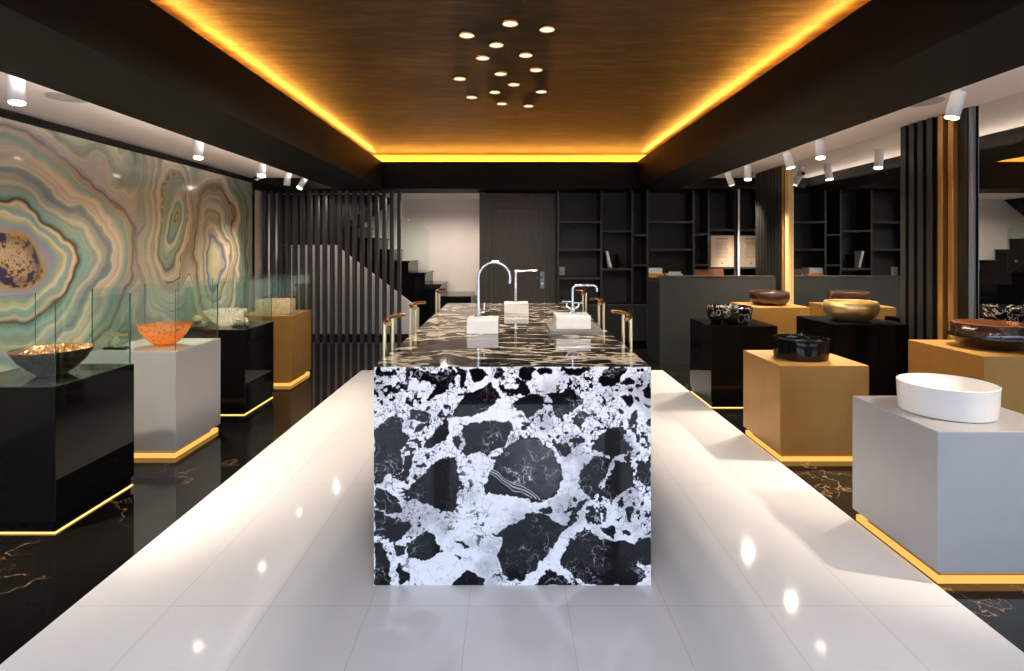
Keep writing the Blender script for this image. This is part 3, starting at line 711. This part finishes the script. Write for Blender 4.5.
t = thing('gilded_tap', 'loose little gilded tap handle beside the bronze bowl rim, on silver pedestal', 'tap', (-2.732, 3.95, .708))
MB().lathe([(.012, .0005), (.014, .02), (.006, .03), (.006, .09)], 14).build('stem', 'gold_metal', t, True)
MB().tube([(-.028, 0, .094), (.028, 0, .094)], .009, 10).build('lever', 'gold_metal', t, True)

# ------------------------------------------------------------------ island
stones = []
def q(o, pts): stones.append([(o[0] + x / 5.834, o[1] + y / 5.834) for x, y in pts])
A_, B_, C_, D_ = (370, 362), (510, 362), (370, 475), (510, 475)
q(A_, [(22, 395), (100, 330), (160, 310), (190, 330), (195, 400), (235, 440), (215, 478), (190, 520), (190, 640), (120, 660), (60, 671), (22, 671)])
q(A_, [(230, 280), (280, 265), (355, 300), (350, 340), (300, 345), (235, 335)])
q(A_, [(250, 420), (280, 355), (345, 350), (310, 395)])
q(A_, [(300, 520), (370, 420), (440, 325), (460, 340), (450, 450), (400, 490)])
q(A_, [(235, 90), (265, 40), (330, 50), (380, 60), (440, 40), (500, 70), (470, 110), (440, 160), (370, 210), (345, 200), (380, 140), (330, 110), (280, 110)])
q(A_, [(500, 33), (565, 33), (562, 105), (550, 130), (540, 165), (520, 130), (530, 90)])
q(A_, [(575, 50), (600, 33), (670, 33), (670, 90), (640, 115), (590, 105)])
q(A_, [(720, 60), (740, 33), (790, 40), (780, 80), (740, 100), (720, 90)])
q(A_, [(750, 140), (785, 135), (800, 170), (775, 180)])
q(A_, [(485, 300), (510, 250), (560, 190), (620, 165), (700, 120), (740, 170), (765, 210), (700, 270), (650, 305), (560, 315), (500, 318)])
q(A_, [(480, 445), (525, 430), (540, 470), (525, 510), (495, 480)])
q(A_, [(525, 360), (600, 350), (700, 345), (800, 340), (832, 360), (820, 430), (800, 480), (740, 520), (690, 540), (640, 520), (570, 550), (545, 520), (560, 480), (545, 430)])
for s_ in ([(70, 180), (110, 155), (115, 185), (85, 200)], [(125, 160), (150, 150), (165, 180), (140, 190)], [(180, 130), (220, 125), (225, 150), (195, 165)], [(90, 250), (115, 245), (110, 270)], [(425, 245), (460, 250), (455, 265)], [(195, 545), (255, 545), (235, 640), (230, 675), (195, 665)], [(350, 120), (400, 100), (390, 135), (350, 140)], [(70, 60), (110, 45), (120, 70), (90, 90)]): q(A_, s_)
stones.append([(421.4, 477), (433.4, 464.8), (448.8, 456.3), (456.6, 458), (458.3, 471.7), (460.8, 483.6), (459.1, 491.3), (455.7, 494), (457.4, 505.9), (454.8, 511.9), (444.6, 511.9), (428.3, 506.7), (414.6, 498.1), (402.6, 496.4), (411.1, 486.1)])
grey_i = len(stones)
stones.append([(483, 493.4), (488.5, 474.8), (507, 446.9), (520, 435.7), (535, 437.6), (553.7, 450.6), (561, 465.5), (563, 478.5), (557.5, 491.6), (551.9, 499), (535, 499), (509, 495.3)])
for s_ in ([(45, 33), (155, 33), (130, 80), (125, 115), (95, 110), (60, 85)], [(40, 130), (55, 90), (80, 115), (60, 130)], [(160, 50), (175, 30), (245, 35), (245, 70), (185, 75)], [(295, 50), (310, 30), (450, 30), (440, 60), (400, 85), (350, 75), (320, 50)],
           [(525, 110), (555, 40), (600, 28), (695, 30), (690, 50), (650, 80), (640, 125), (595, 140), (540, 132)], [(660, 115), (690, 85), (735, 110), (725, 130), (685, 140)], [(775, 170), (805, 140), (820, 95), (828, 95), (828, 210), (800, 210)],
           [(640, 190), (680, 195), (715, 190), (720, 230), (690, 270), (665, 235)], [(695, 155), (720, 150), (720, 175), (700, 180)], [(735, 200), (755, 205), (755, 235), (740, 230)], [(775, 245), (825, 250), (825, 270), (790, 262)], [(710, 310), (745, 275), (750, 360), (730, 370), (712, 345)],
           [(795, 350), (828, 325), (828, 375), (800, 365)], [(5, 165), (90, 130), (115, 150), (125, 170), (90, 195), (20, 185)], [(30, 250), (50, 205), (130, 180), (200, 205), (200, 240), (150, 290), (140, 310), (105, 330), (75, 300), (40, 275)],
           [(225, 185), (260, 170), (300, 175), (320, 155), (380, 160), (385, 190), (440, 215), (400, 255), (360, 290), (280, 335), (250, 295), (245, 220)], [(360, 340), (410, 280), (445, 300), (445, 340), (400, 375)], [(280, 490), (330, 472), (365, 490), (360, 540), (320, 555), (285, 550)],
           [(475, 500), (510, 445), (545, 400), (610, 380), (660, 385), (665, 450), (705, 500), (680, 545), (600, 550), (520, 525), (480, 520)], [(740, 610), (770, 570), (800, 590), (826, 560), (826, 740), (790, 720), (760, 690), (755, 640)]): q(B_, s_)
stones.append([(579.4, 473.4), (585.4, 463.1), (594, 454.5), (612.8, 459), (606, 475), (597.4, 492.1), (594, 500.7), (578.6, 488.7)])
stones.append([(617.5, 460.5), (633.4, 463.1), (635.1, 477), (633.4, 485.3), (619.7, 495.6), (611, 502.4), (600, 496), (609, 477)])
for s_ in ([(26, 130), (40, 75), (90, 90), (150, 130), (185, 170), (185, 225), (100, 230), (26, 195)], [(26, 205), (60, 212), (100, 242), (180, 252), (250, 285), (210, 350), (150, 400), (80, 370), (26, 355)], [(120, 25), (150, 5), (225, 5), (220, 40), (180, 35)],
           [(26, 0), (80, 0), (70, 40), (26, 60)], [(215, 395), (330, 330), (370, 350), (420, 440), (350, 495), (300, 500), (225, 480)], [(140, 430), (190, 405), (212, 420), (207, 470), (160, 490)], [(26, 395), (80, 405), (60, 420), (100, 460), (115, 520), (120, 645), (26, 645)],
           [(490, 370), (520, 375), (575, 430), (550, 430), (510, 400)], [(500, 465), (545, 490), (530, 500), (505, 485)], [(160, 520), (180, 510), (190, 550), (240, 575), (230, 620), (180, 640), (160, 600)], [(470, 655), (560, 550), (610, 570), (670, 620), (670, 655)]): q(C_, s_)
stones.append([(492.5, 535.9), (505.4, 527.3), (515, 524.7), (523.7, 519.6), (526, 514), (545, 514), (554, 520.4), (566, 524.5), (576, 522), (561.4, 534), (547.7, 554.6), (535.7, 570), (523.7, 581.3), (510, 581.3), (503.7, 574.4), (498.6, 560.7), (497.7, 553.8), (502, 547), (502, 538.4)])
for s_ in ([(385, 190), (400, 160), (440, 140), (460, 150), (420, 190), (400, 215)], [(430, 230), (490, 195), (525, 230), (535, 290), (490, 285), (440, 260)], [(520, 310), (560, 300), (615, 305), (610, 370), (560, 340)], [(620, 165), (650, 150), (670, 175), (650, 195)],
           [(660, 210), (690, 185), (720, 200), (720, 235), (690, 240)], [(655, 330), (685, 310), (700, 345), (670, 360)], [(785, 350), (826, 325), (826, 350)], [(620, 265), (660, 245), (640, 280)],
           [(290, 500), (330, 420), (440, 300), (480, 335), (560, 380), (620, 390), (650, 382), (700, 395), (740, 410), (760, 370), (828, 360), (828, 530), (790, 530), (750, 500), (740, 520), (800, 600), (720, 650), (430, 650), (370, 580), (290, 530)],
           [(140, 650), (225, 550), (270, 580), (330, 610), (340, 650)], [(160, 210), (240, 185), (255, 225), (200, 230)], [(120, 130), (200, 150), (190, 165), (130, 165)], [(340, 270), (370, 250), (385, 275), (350, 290)]): q(D_, s_)

def poly_sd(px, py, poly):
    """signed distance, positive inside"""
    n = len(poly); best = np.full(px.shape, 1e9); inside = np.zeros(px.shape, bool)
    for i in range(n):
        x0, y0 = poly[i]; x1, y1 = poly[(i + 1) % n]
        ex, ey = x1 - x0, y1 - y0; wx, wy = px - x0, py - y0
        tt = np.clip((wx * ex + wy * ey) / (ex * ex + ey * ey + 1e-9), 0, 1)
        best = np.minimum(best, np.hypot(wx - ex * tt, wy - ey * tt))
        c = ((y0 <= py) != (y1 <= py)) & (px < (x1 - x0) * (py - y0) / ((y1 - y0) if abs(y1 - y0) > 1e-9 else 1e-9) + x0)
        inside ^= c
    return np.where(inside, best, -best)

def front_col(u, v):
    px = 374 + u * 277.5; py = 586.5 - v * 220
    wx = px + (fbm(px / 6, py / 6, 5, 50) - .5) * 6; wy = py + (fbm(px / 6, py / 6 + 60, 5, 51) - .5) * 6
    sd = np.full(px.shape, -1e9); gs = np.full(px.shape, -1e9)
    for i, p in enumerate(stones):
        s = poly_sd(wx, wy, p); sd = np.maximum(sd, s)
        if i == grey_i: gs = s
    white = np.stack([np.full(px.shape, 232.), np.full(px.shape, 230.), np.full(px.shape, 236.)], -1)
    cloud = fbm(px / 26, py / 26, 4, 60)
    white *= (1 - .20 * sstep(.45, .75, cloud))[:, None]
    # thin grey crackle and black crumbs in the white body
    r1 = np.abs(fbm(px / 9, py / 9, 4, 61) - .5); r2 = np.abs(fbm(px / 5 + 9, py / 5, 3, 62) - .5)
    dens = sstep(.40, .62, fbm(px / 34, py / 34, 2, 63) + .22 * sstep(470, 374, px) * sstep(470, 370, py))
    white *= (1 - .72 * sstep(.022, .0, r1) * (.35 + .65 * dens))[:, None]
    white *= (1 - .65 * sstep(.03, .0, r2) * dens)[:, None]
    crumb = fbm(px / 4.2, py / 4.2, 3, 64)
    white *= (1 - .93 * sstep(.64, .68, crumb + .10 * dens - .05) * dens)[:, None]
    dark = np.stack([np.full(px.shape, 11.), np.full(px.shape, 11.), np.full(px.shape, 15.)], -1)
    v1 = np.abs(fbm(px / 15 + 3, py / 15, 5, 70) - .5); v2 = np.abs(fbm(px / 7, py / 7 + 8, 4, 71) - .5)
    pat = sstep(.38, .66, fbm(px / 26, py / 26, 2, 72))
    dark += 135 * (sstep(.020, 0, v1) * (.12 + .88 * pat) + .6 * sstep(.022, 0, v2) * pat)[:, None] * np.array([1, .99, 1.0])
    dark += (30 * sstep(.55, .75, fbm(px / 10, py / 10, 4, 77)) * pat)[:, None]
    left = sstep(420, 376, px) * sstep(408, 440, py) * sstep(500, 455, py)
    dark += (26 * left * fbm(px / 12, py / 12, 3, 73))[:, None]
    g = sstep(0, 3, gs) * (.4 + .6 * fbm(px / 8, py / 8, 4, 74)) * sstep(488, 540, px + .5 * (470 - py))
    dark += (74 * g)[:, None]
    ly = (py - 478) - .58 * (px - 500) - 1.5 * np.sin(px / 5) - 4 * (fbm(px / 9, py / 9, 2, 78) - .5)
    for off, wd in ((0, .8), (-3.2, .5), (3.5, .45)):
        band = (gs > 0) & (np.abs(ly - off) < wd); dark[band] = (170, 170, 178)
    m = sstep(-.35, .35, sd + (crumb - .5) * 3.4)[:, None]
    return lin(np.clip(white * (1 - m) + dark * m, 3, 240))
IX0, IX1, IY0, IY1, IZ = -.555, .583, 2.337, 5.15, .90
isl = thing('marble_island', 'long marble island with black and white stone front panel', 'island', (0, IY0, 0))
pattern_mesh('front_panel', (IX0, 0, .001), (IX1 - IX0, 0, 0), (0, 0, IZ - .001), 760, 600, front_col, vcol_mat('breccia_marble', .02, spec=.26), isl)
MB().box((IX0, .0008, .001), (IX1, .06, IZ - .0005)).build('front_slab_core', 'top_marble', isl)
MB().box((IX0, .06, IZ - .07), (IX1, IY1 - IY0, IZ)).build('top_slab', 'top_marble', isl)
MB().box((IX0, IY1 - IY0 - .06, .001), (IX1, IY1 - IY0, IZ - .0701)).build('back_slab', 'top_marble', isl)
MB().box((-.2, .0601, .001), (.225, IY1 - IY0 - .0601, IZ - .0701)).build('cabinet_core', 'black_paint', isl)

# bar stools tucked under the island
def make_stool(label):
    """stool facing +x, its back at local x=0"""
    t = thing('bar_stool', label, 'bar stool', (0, 0, 0), 0, 'golden bar stools tucked under the island')
    MB().box((.035, -.15, .62), (.31, .15, .66), .012).build('seat', 'leather', t, True)
    for sx, sy in ((.05, -.13), (.05, .13), (.295, -.13), (.295, .13)):
        MB().tube([(sx, sy, .001), (sx, sy, .622)], .011, 10).build('leg', 'gold_metal', t, True)
    MB().tube([(.05, -.13, .22), (.295, -.13, .22), (.295, .13, .22), (.05, .13, .22), (.05, -.13, .22)], .008, 8).build('footrest', 'gold_metal', t, True)
    for sy in (-.095, .095):
        MB().tube([(.05, sy, .61), (.01, sy, .63), (0, sy, .66), (0, sy, 1.035)], .0095, 12).build('back_post', 'gold_metal', t, True)
    pts = [(.045 * (abs(k) / 8) ** 2.2 - .004, k / 8 * .19, 1.040 - .006 * (k / 8) ** 2) for k in range(-8, 9)]
    MB().tube(pts, .014, 12, .010).build('backrest', 'gold_dark', t, True)
    return t
stool0 = make_stool('nearest golden bar stool on the artwork side of the island')
spots = [(-.6, 2.84, 0, None), (-.6, 3.56, 0, 'second golden bar stool on the artwork side of the island'), (-.6, 4.80, 0, 'farthest golden bar stool on the artwork side of the island'),
         (.626, 3.02, PI, 'nearest golden bar stool on the mirror side of the island'), (.626, 3.86, PI, 'second golden bar stool on mirror side, beside the grey tray'), (.626, 4.72, PI, 'farthest golden bar stool on the mirror side of the island')]
for x, y, rz, lb in spots:
    o = stool0 if lb is None else copy_tree(stool0, lb)
    o.location = (x, y, 0); o.rotation_euler = (0, 0, rz)

# display blocks, tray and taps
def block(x, y, w, d, h, z, label):
    o = MB().box((-w / 2, 0, .0005), (w / 2, d, h), .003).build('display_block', 'white_gloss'); o.location = (x, y, z)
    return tag(o, label, 'display block', 'white display blocks on the island')
block(-.152, 3.25, .18, .2, .08, IZ, 'white block under the tall gooseneck tap, nearest on the island')
block(.056, 4.30, .184, .2, .076, IZ, 'white block under the straight upright tap, farthest on the island')
tr = MB().box((-.15, 0, .0005), (.15, .40, .024), .004); tr.box((-.13, .02, .0241), (.13, .38, .0245)); o = tr.build('stone_tray', 'grey_tray'); o.location = (.385, 3.22, IZ)
tag(o, 'flat grey tray on the island under the white block with two-handle tap', 'tray')
block(.371, 3.27, .20, .2, .076, IZ + .0248, 'white block standing on the grey tray')
def arc(c, r, a0, a1, n=16): return [(c[0] + r * math.cos(R(a0 + (a1 - a0) * k / n)), c[1], c[2] + r * math.sin(R(a0 + (a1 - a0) * k / n))) for k in range(n + 1)]
t = thing('gooseneck_tap', 'tall chrome gooseneck tap with curved spout', 'tap', (-.181, 3.38, IZ + .0805))
MB().lathe([(.026, 0), (.026, .008), (.016, .012), (.014, .05)], 24).build('base', 'chrome', t, True)
MB().tube([(0, 0, .02), (0, 0, .15), (0, 0, .233)] + arc((.094, 0, .233), .094, 180, -8, 24)[1:] + [(.186, 0, .20)], .0085, 14).build('spout', 'chrome', t, True)
MB().tube([(.012, 0, .03), (.035, 0, .036)], .010, 12).tube([(.033, 0, .034), (.036, -.002, .085)], .0045, 10).build('lever', 'chrome', t, True)
t = thing('upright_tap', 'slim chrome tap with straight flat spout at its top', 'tap', (.053, 4.42, IZ + .0765))
MB().lathe([(.022, 0), (.022, .006), (.012, .010), (.0115, .245), (.010, .249)], 24).build('body', 'chrome', t, True)
MB().box((-.012, -.011, .232), (.028, .011, .249), .003).tube([(.02, 0, .237), (.165, 0, .244)], .010, 12, .0055).build('spout', 'chrome', t, True)
t = thing('two_handle_tap', 'chrome two-handle tap with square bent spout on tray block', 'tap', (.381, 3.40, IZ + .1015))
MB().lathe([(.024, 0), (.024, .006), (.015, .010), (.015, .035), (.010, .045)], 24).build('base', 'chrome', t, True)
MB().tube([(0, 0, .03), (0, 0, .14)] + arc((.024, 0, .144), .024, 180, 90, 8) + [(.12, 0, .168)] + arc((.12, 0, .144), .024, 90, 15, 8)[1:] + [(.146, 0, .130)], .0075, 14).build('spout', 'chrome', t, True)
for sx in (-1, 1):
    h = MB().tube([(0, 0, .02), (sx * .035, 0, .045)], .007, 10); h.tube([(sx * .035, 0, .04), (sx * .035, 0, .064)], .006, 10)
    h.tube([(sx * .03 - .034, 0, .068 - sx * .004), (sx * .03 + .034, 0, .068 - sx * .004)], .0045, 10)
    h.build('handle', 'chrome', t, True)

# ------------------------------------------------------------------ slat screen and staircase
ss = thing('slat_screen', 'screen of tall dark vertical slats before the stairs', 'screen', (0, 8.36, 0))
ns = 19
for k in range(ns):
    x = -3.60 + k * (3.60 - 1.62) / (ns - 1)
    MB().box((x - .024, 0, .001), (x + .024, .09, ZB - .002), .003).build('slat', 'slat', ss)
st = thing('staircase', 'black staircase with white side panel and glass balustrade', 'staircase', (0, 8.95, 0))
xs = [-1.079, -1.322, -1.583, -1.862, -2.105, -2.38, -2.63]; z0 = .66; rs = .183
MB().box((xs[0], -.1, .001), (-.59, .95, z0)).build('landing', 'black_gloss', st)
for k in range(6):
    MB().box((xs[k + 1], .012, .10), (xs[k] - .0005, .95, z0 + rs * (k + 1) - .03)).build('riser', 'black_gloss', st)
    MB().box((xs[k + 1] - .0, .0, z0 + rs * (k + 1) - .0295), (xs[k] + .02, .95, z0 + rs * (k + 1)), .004).build('tread', 'black_gloss', st)
def at(px, py, d): return ((px - VX) * d / F, EZ - (py - VY) * d / F)
MB().prism([at(291, 334, 8.88), at(291, 245, 8.88), at(335, 245, 8.88), at(419, 309, 8.88), at(419, 334, 8.88)], -.07, -.012).build('side_panel', 'stair_white', st)
MB().box((-3.42, -.07, .001), (-1.405, -.012, .062)).build('skirting', 'black_paint', st)
MB().box((-1.404, -.06, .001), (xs[0], -.001, z0 - .08)).build('stringer', 'black_gloss', st)
gl = MB().prism([(-2.35, 1.75), (-2.35, 2.25), (-2.13, 2.25), (-1.27, 1.70), (-1.27, 1.0)], .03, .042); gl.build('glass_balustrade', 'glass', st)
for (x, z) in ((-2.0, 1.62), (-1.72, 1.42), (-1.42, 1.20)):
    MB().tube([(x, .022, z), (x, .05, z)], .02, 14).build('glass_fixing', 'chrome', st, True)
def cl(p): return (max(p[0], XL + .004), min(p[1], 2.254))
MB().prism([cl(at(px, py, 9.0)) for px, py in ((270, 190), (383, 193.5), (350, 221), (350, 228), (337, 245), (270, 245))], .05, .94).build('upper_flight', 'black_paint', st)
MB().box((XL + .004, .05, .001), (-3.43, .94, 1.455)).build('side_wall', 'black_paint', st)

# ------------------------------------------------------------------ door
dr = MB()
x0, x1, zt = -.446, .70, 2.235
dr.box((x0, YB - .05, 0.001), (x0 + .10, YB + .1, zt)).box((x1 - .10, YB - .05, .001), (x1, YB + .1, zt)).box((x0 + .1, YB - .05, zt - .12), (x1 - .1, YB + .1, zt))
dr.box((x0 + .1, YB - .02, .001), (x0 + .182, YB + .1, zt - .12)).box((x1 - .165, YB - .02, .001), (x1 - .1, YB + .1, zt - .12)).box((x0 + .182, YB - .02, zt - .215), (x1 - .165, YB + .1, zt - .12))
do = struct('door_2', dr, 'door', 'dark brown panelled door in deep casing beside the bookshelves', 'door')
MB().box((x0 + .184, YB + .02, .005), (x1 - .167, YB + .06, zt - .217)).build('door_leaf', 'door', do)
h = MB().box((.475, YB + .004, .80), (.535, YB + .0199, 1.05), .004).build('handle_plate', 'alu', do)
MB().tube([(.505, YB + .01, .965), (.505, YB - .035, .965), (.49, YB - .045, .965), (.40, YB - .045, .962)], .009, 10).build('lever', 'chrome', h, True)
MB().tube([(.505, YB - .005, .87), (.505, YB + .01, .87)], .014, 14).build('key_cylinder', 'chrome', h, True)
t = thing('wall_switch', 'cream double light switch beside the door casing', 'switch', (.79, YB - .046, 1.0))
MB().box((-.05, 0, 0), (.05, .011, .125), .003).build('plate', 'plastic', t)
MB().box((-.035, -.006, .07), (.035, -.0001, .11), .002).build('rocker', 'plastic', t); MB().box((-.035, -.006, .015), (.035, -.0001, .055), .002).build('rocker', 'plastic', t)

# ------------------------------------------------------------------ bookshelves on the back wall
sh = thing('bookshelf', 'black wall of open shelves with many niches', 'bookshelf', (0, 8.25, 0))
xd = [.715, 1.34, 1.788, 2.01, 2.68, 2.90, 3.28]; D = .34; th = .014
MB().box((.705, D, .001), (3.29, D + .02, 2.245)).build('back_panel', 'black_shelf', sh)
for x in xd: 
    mb = MB(); mb.box((x - th, .004, .001), (x + th, D - .0005, 2.245)); mb.mi = 1; mb.box((x - th, 0, .001), (x + th, .0039, 2.245)); mb.build('divider', ['black_shelf', 'shelf_edge'], sh)
rows = {0: [1.786, 1.386, .968, .58], 1: [1.655, 1.104, .58], 2: [1.60, 1.158, .58], 3: [1.786, 1.386, .968], 4: [1.61, 1.16, .968], 5: [1.67, 1.12, .968]}
for c, zz in rows.items():
    for z in zz:
        mb = MB(); a, b = xd[c] + th + .0003, xd[c + 1] - th - .0003
        mb.box((a, .006, z - th), (b, D - .0005, z + th)); mb.mi = 1; mb.box((a, .002, z - th), (b, .0059, z + th)); mb.build('shelf', ['black_shelf', 'shelf_edge'], sh)
for c in range(6):
    a, b = xd[c] + th + .003, xd[c + 1] - th - .003; ztop = rows[c][-1] - th - .003
    dd = MB().box((a, .004, .06), (b, .022, ztop), .002).build('cabinet_door', 'black_shelf', sh)
    MB().box((b - .03, -.008, ztop - .12), (b - .018, .0039, ztop - .03), .002).build('pull', 'shelf_edge', dd)

def book(x, y, z, w, d, h, mat, label, lean=0, group='books on the black shelves', name='book'):
    t = thing(name, label, 'book', (x, y, z), 0, group); t.rotation_euler = (0, R(lean), 0)
    e = .003
    if h > w:   # upright
        MB().box((0, 0, 0), (w, d, h)).box((0, 0, 0), (w, .002, h)).build('cover', mat, t) if mat != 'paper' else MB().box((0, 0, 0), (w, d, h), .002).build('cover', 'paper', t)
        MB().box((e, .004, h - .002), (w - e, d - .004, h + .0015)).build('pages', 'paper', t)
    else:
        m = MB().box((0, 0, 0), (w, d, e)).box((0, 0, h - e), (w, d, h)).box((0, 0, e), (e, d, h - e))
        if mat == 'orange': m.box((e, 0, e), (w, .0039, h - e))
        m.build('cover', mat, t)
        MB().box((e + .0005, .004, e), (w - .004, d - .004, h - e)).build('pages', 'paper', t)
    return t
zb = 1.104 + th + .001
book(1.356, 8.30, zb, .05, .18, .235, 'dark_book', 'black upright book left of the pale leaning book')
book(1.47, 8.30, zb + .0005, .034, .18, .245, 'paper', 'pale book leaning among black books in the niche', -13)
book(1.560, 8.30, zb, .028, .18, .20, 'dark_book', 'thin black upright book right of the pale leaning book')
zc = .968 + th + .001
book(2.03, 8.27, zc, .22, .24, .056, 'orange', 'flat orange book below the white ledger at the desk')
book(2.035, 8.275, zc + .0568, .20, .22, .078, 'paper', 'thick white ledger lying on the orange book')
book(2.30, 8.27, zc, .25, .22, .022, 'dark_book', 'dark flat folder under a pale bundle of papers')
t = thing('paper_bundle', 'pale bundle of curled papers lying above the grey desk', 'papers', (2.42, 8.38, zc + .0228), 0)
MB().box((-.10, -.1, 0), (.11, .1, .03), .006).build('sheets', 'paper', t)
MB().tube([(-.09, -.085, .045), (.08, -.085, .045)], .014, 14).build('rolled_sheet', 'paper', t, True)
# notice on the shelf wall
t = thing('notice_board', 'beige printed notice panel standing in the shelf by the mirror', 'notice', (3.0, 8.275, 1.12 + th + .001))
MB().box((-.068, -.02, .0), (.262, -.005, .455), .003).build('panel', 'notice', t)
tx = MB()
random.seed(3)
x = .005
while x < .17:
    w = random.uniform(.008, .016); tx.box((x, -.0212, .40), (x + w, -.0201, .416)); x += w + .003
for r_ in range(13):
    z = .36 - r_ * .019; x = .005; e = .185 - random.uniform(0, .03)
    while x < e:
        w = random.uniform(.004, .016); tx.box((x, -.0212, z), (min(e, x + w), -.0201, z + .007)); x += w + .004
tx.prism([(.075, .045), (.09, .07), (.105, .045)], -.0212, -.0201)
tx.build('printed_text', 'ink', t)

# ------------------------------------------------------------------ reception desk and chair
dk = thing('reception_desk', 'dark grey reception desk with flat front beside the mirror', 'desk', (1.825, 6.88, 0))
MB().box((0, 0, .001), (1.40, .03, 1.05)).build('front_panel', 'desk', dk)
MB().box((0, .0301, .001), (.03, .62, .98)).build('side_panel', 'desk', dk); MB().box((1.37, .0301, .001), (1.40, .62, 1.05)).build('side_panel', 'desk', dk)
MB().box((-.004, -.004, 1.0501), (1.404, .14, 1.066), .003).build('counter_top', 'desk', dk)
MB().box((.0301, .0301, .72), (1.3699, .62, .75)).build('desk_top', 'desk', dk)
ch = thing('office_chair', 'brown leather chair behind the grey desk', 'chair', (2.76, 7.86, 0))
MB().box((-.20, -.03, .60), (.20, .04, 1.115), .03).build('backrest', 'leather', ch, True)
MB().box((-.24, -.30, .43), (.24, .16, .51), .03).build('seat', 'leather', ch, True)
MB().tube([(0, -.05, .08), (0, -.05, .4305)], .025, 12).tube([(0, .0, .45), (0, .045, .62)], .02, 10).build('gas_post', 'smoked', ch, True)
for k in range(5):
    a = R(72 * k + 18); lg = MB().tube([(0, -.05, .09), (.20 * math.cos(a), -.05 + .20 * math.sin(a), .065)], .016, 8).build('leg', 'smoked', ch, True)
    MB().lathe([(.001, .001), (.02, .012), (.025, .028), (.02, .044), (.001, .055)], 12, c=(.20 * math.cos(a), -.05 + .20 * math.sin(a), 0)).build('caster', 'smoked', lg, True)

# ------------------------------------------------------------------ light from the street and added fill in the stairwell
def area(name, loc, rot, sx, sy, e, col, portal=False):
    l = bpy.data.lights.new(name, 'AREA'); l.shape = 'RECTANGLE'; l.size = sx; l.size_y = sy; l.energy = e; l.color = col
    o = bpy.data.objects.new(name, l); C.objects.link(o); o.location = loc; o.rotation_euler = rot
    if portal: l.cycles.is_portal = True
    return o
for k, (a, b) in enumerate(((XL + .05, -.83), (-.67, 1.07), (1.23, XM - .05))):
    area('sky_portal', ((a + b) / 2, YF - .02, 1.13), (R(90), 0, 0), b - a, 2.1, 1, (1, 1, 1), True)
def spot(name, loc, e, col, cone=160, rot=(0, 0, 0)):
    l = bpy.data.lights.new(name, 'SPOT'); l.energy = e; l.spot_size = R(cone); l.spot_blend = .5; l.shadow_soft_size = .05; l.color = col
    o = bpy.data.objects.new(name, l); C.objects.link(o); o.location = loc; o.rotation_euler = rot
spot('stairwell_fill', (-1.0, 8.76, 2.24), 58, (1, .86, .74), 164)  # added light source, itself unseen, for the white stairwell wall
spot('stairwell_fill', (-2.6, 8.66, 2.22), 25, (1, .88, .80)); spot('stairwell_fill', (-1.7, 8.66, 2.22), 25, (1, .88, .80))  # two more added to wash the white side panel of the stairs
w = bpy.data.worlds.new('World'); bpy.context.scene.world = w; w.use_nodes = True
bg = w.node_tree.nodes['Background']; bg.inputs[0].default_value = (.60, .74, 1.0, 1); bg.inputs[1].default_value = 7.5

# ------------------------------------------------------------------ camera and view
cam = bpy.data.cameras.new('camera'); co = bpy.data.objects.new('camera', cam); C.objects.link(co)
co.location = (0, 0, EZ); co.rotation_euler = (R(90), 0, 0)
cam.sensor_width = 36; cam.lens = F / 1024 * 36; cam.clip_start = .02
cam.shift_x = (512 - VX) / 1024; cam.shift_y = -(335.5 - VY) / 1024
sc = bpy.context.scene; sc.camera = co
sc.view_settings.view_transform = 'Standard'; sc.view_settings.look = 'None'; sc.view_settings.gamma = 1; sc.view_settings.use_curve_mapping = False
sc.view_settings.exposure = 0.28
sc.cycles.use_denoising = True
sc.cycles.max_bounces = 10; sc.cycles.diffuse_bounces = 6; sc.cycles.glossy_bounces = 6; sc.cycles.transmission_bounces = 8; sc.cycles.transparent_max_bounces = 24
sc.cycles.sample_clamp_indirect = 6; sc.cycles.caustics_reflective = True; sc.cycles.blur_glossy = 1.0; sc.cycles.caustics_refractive = False
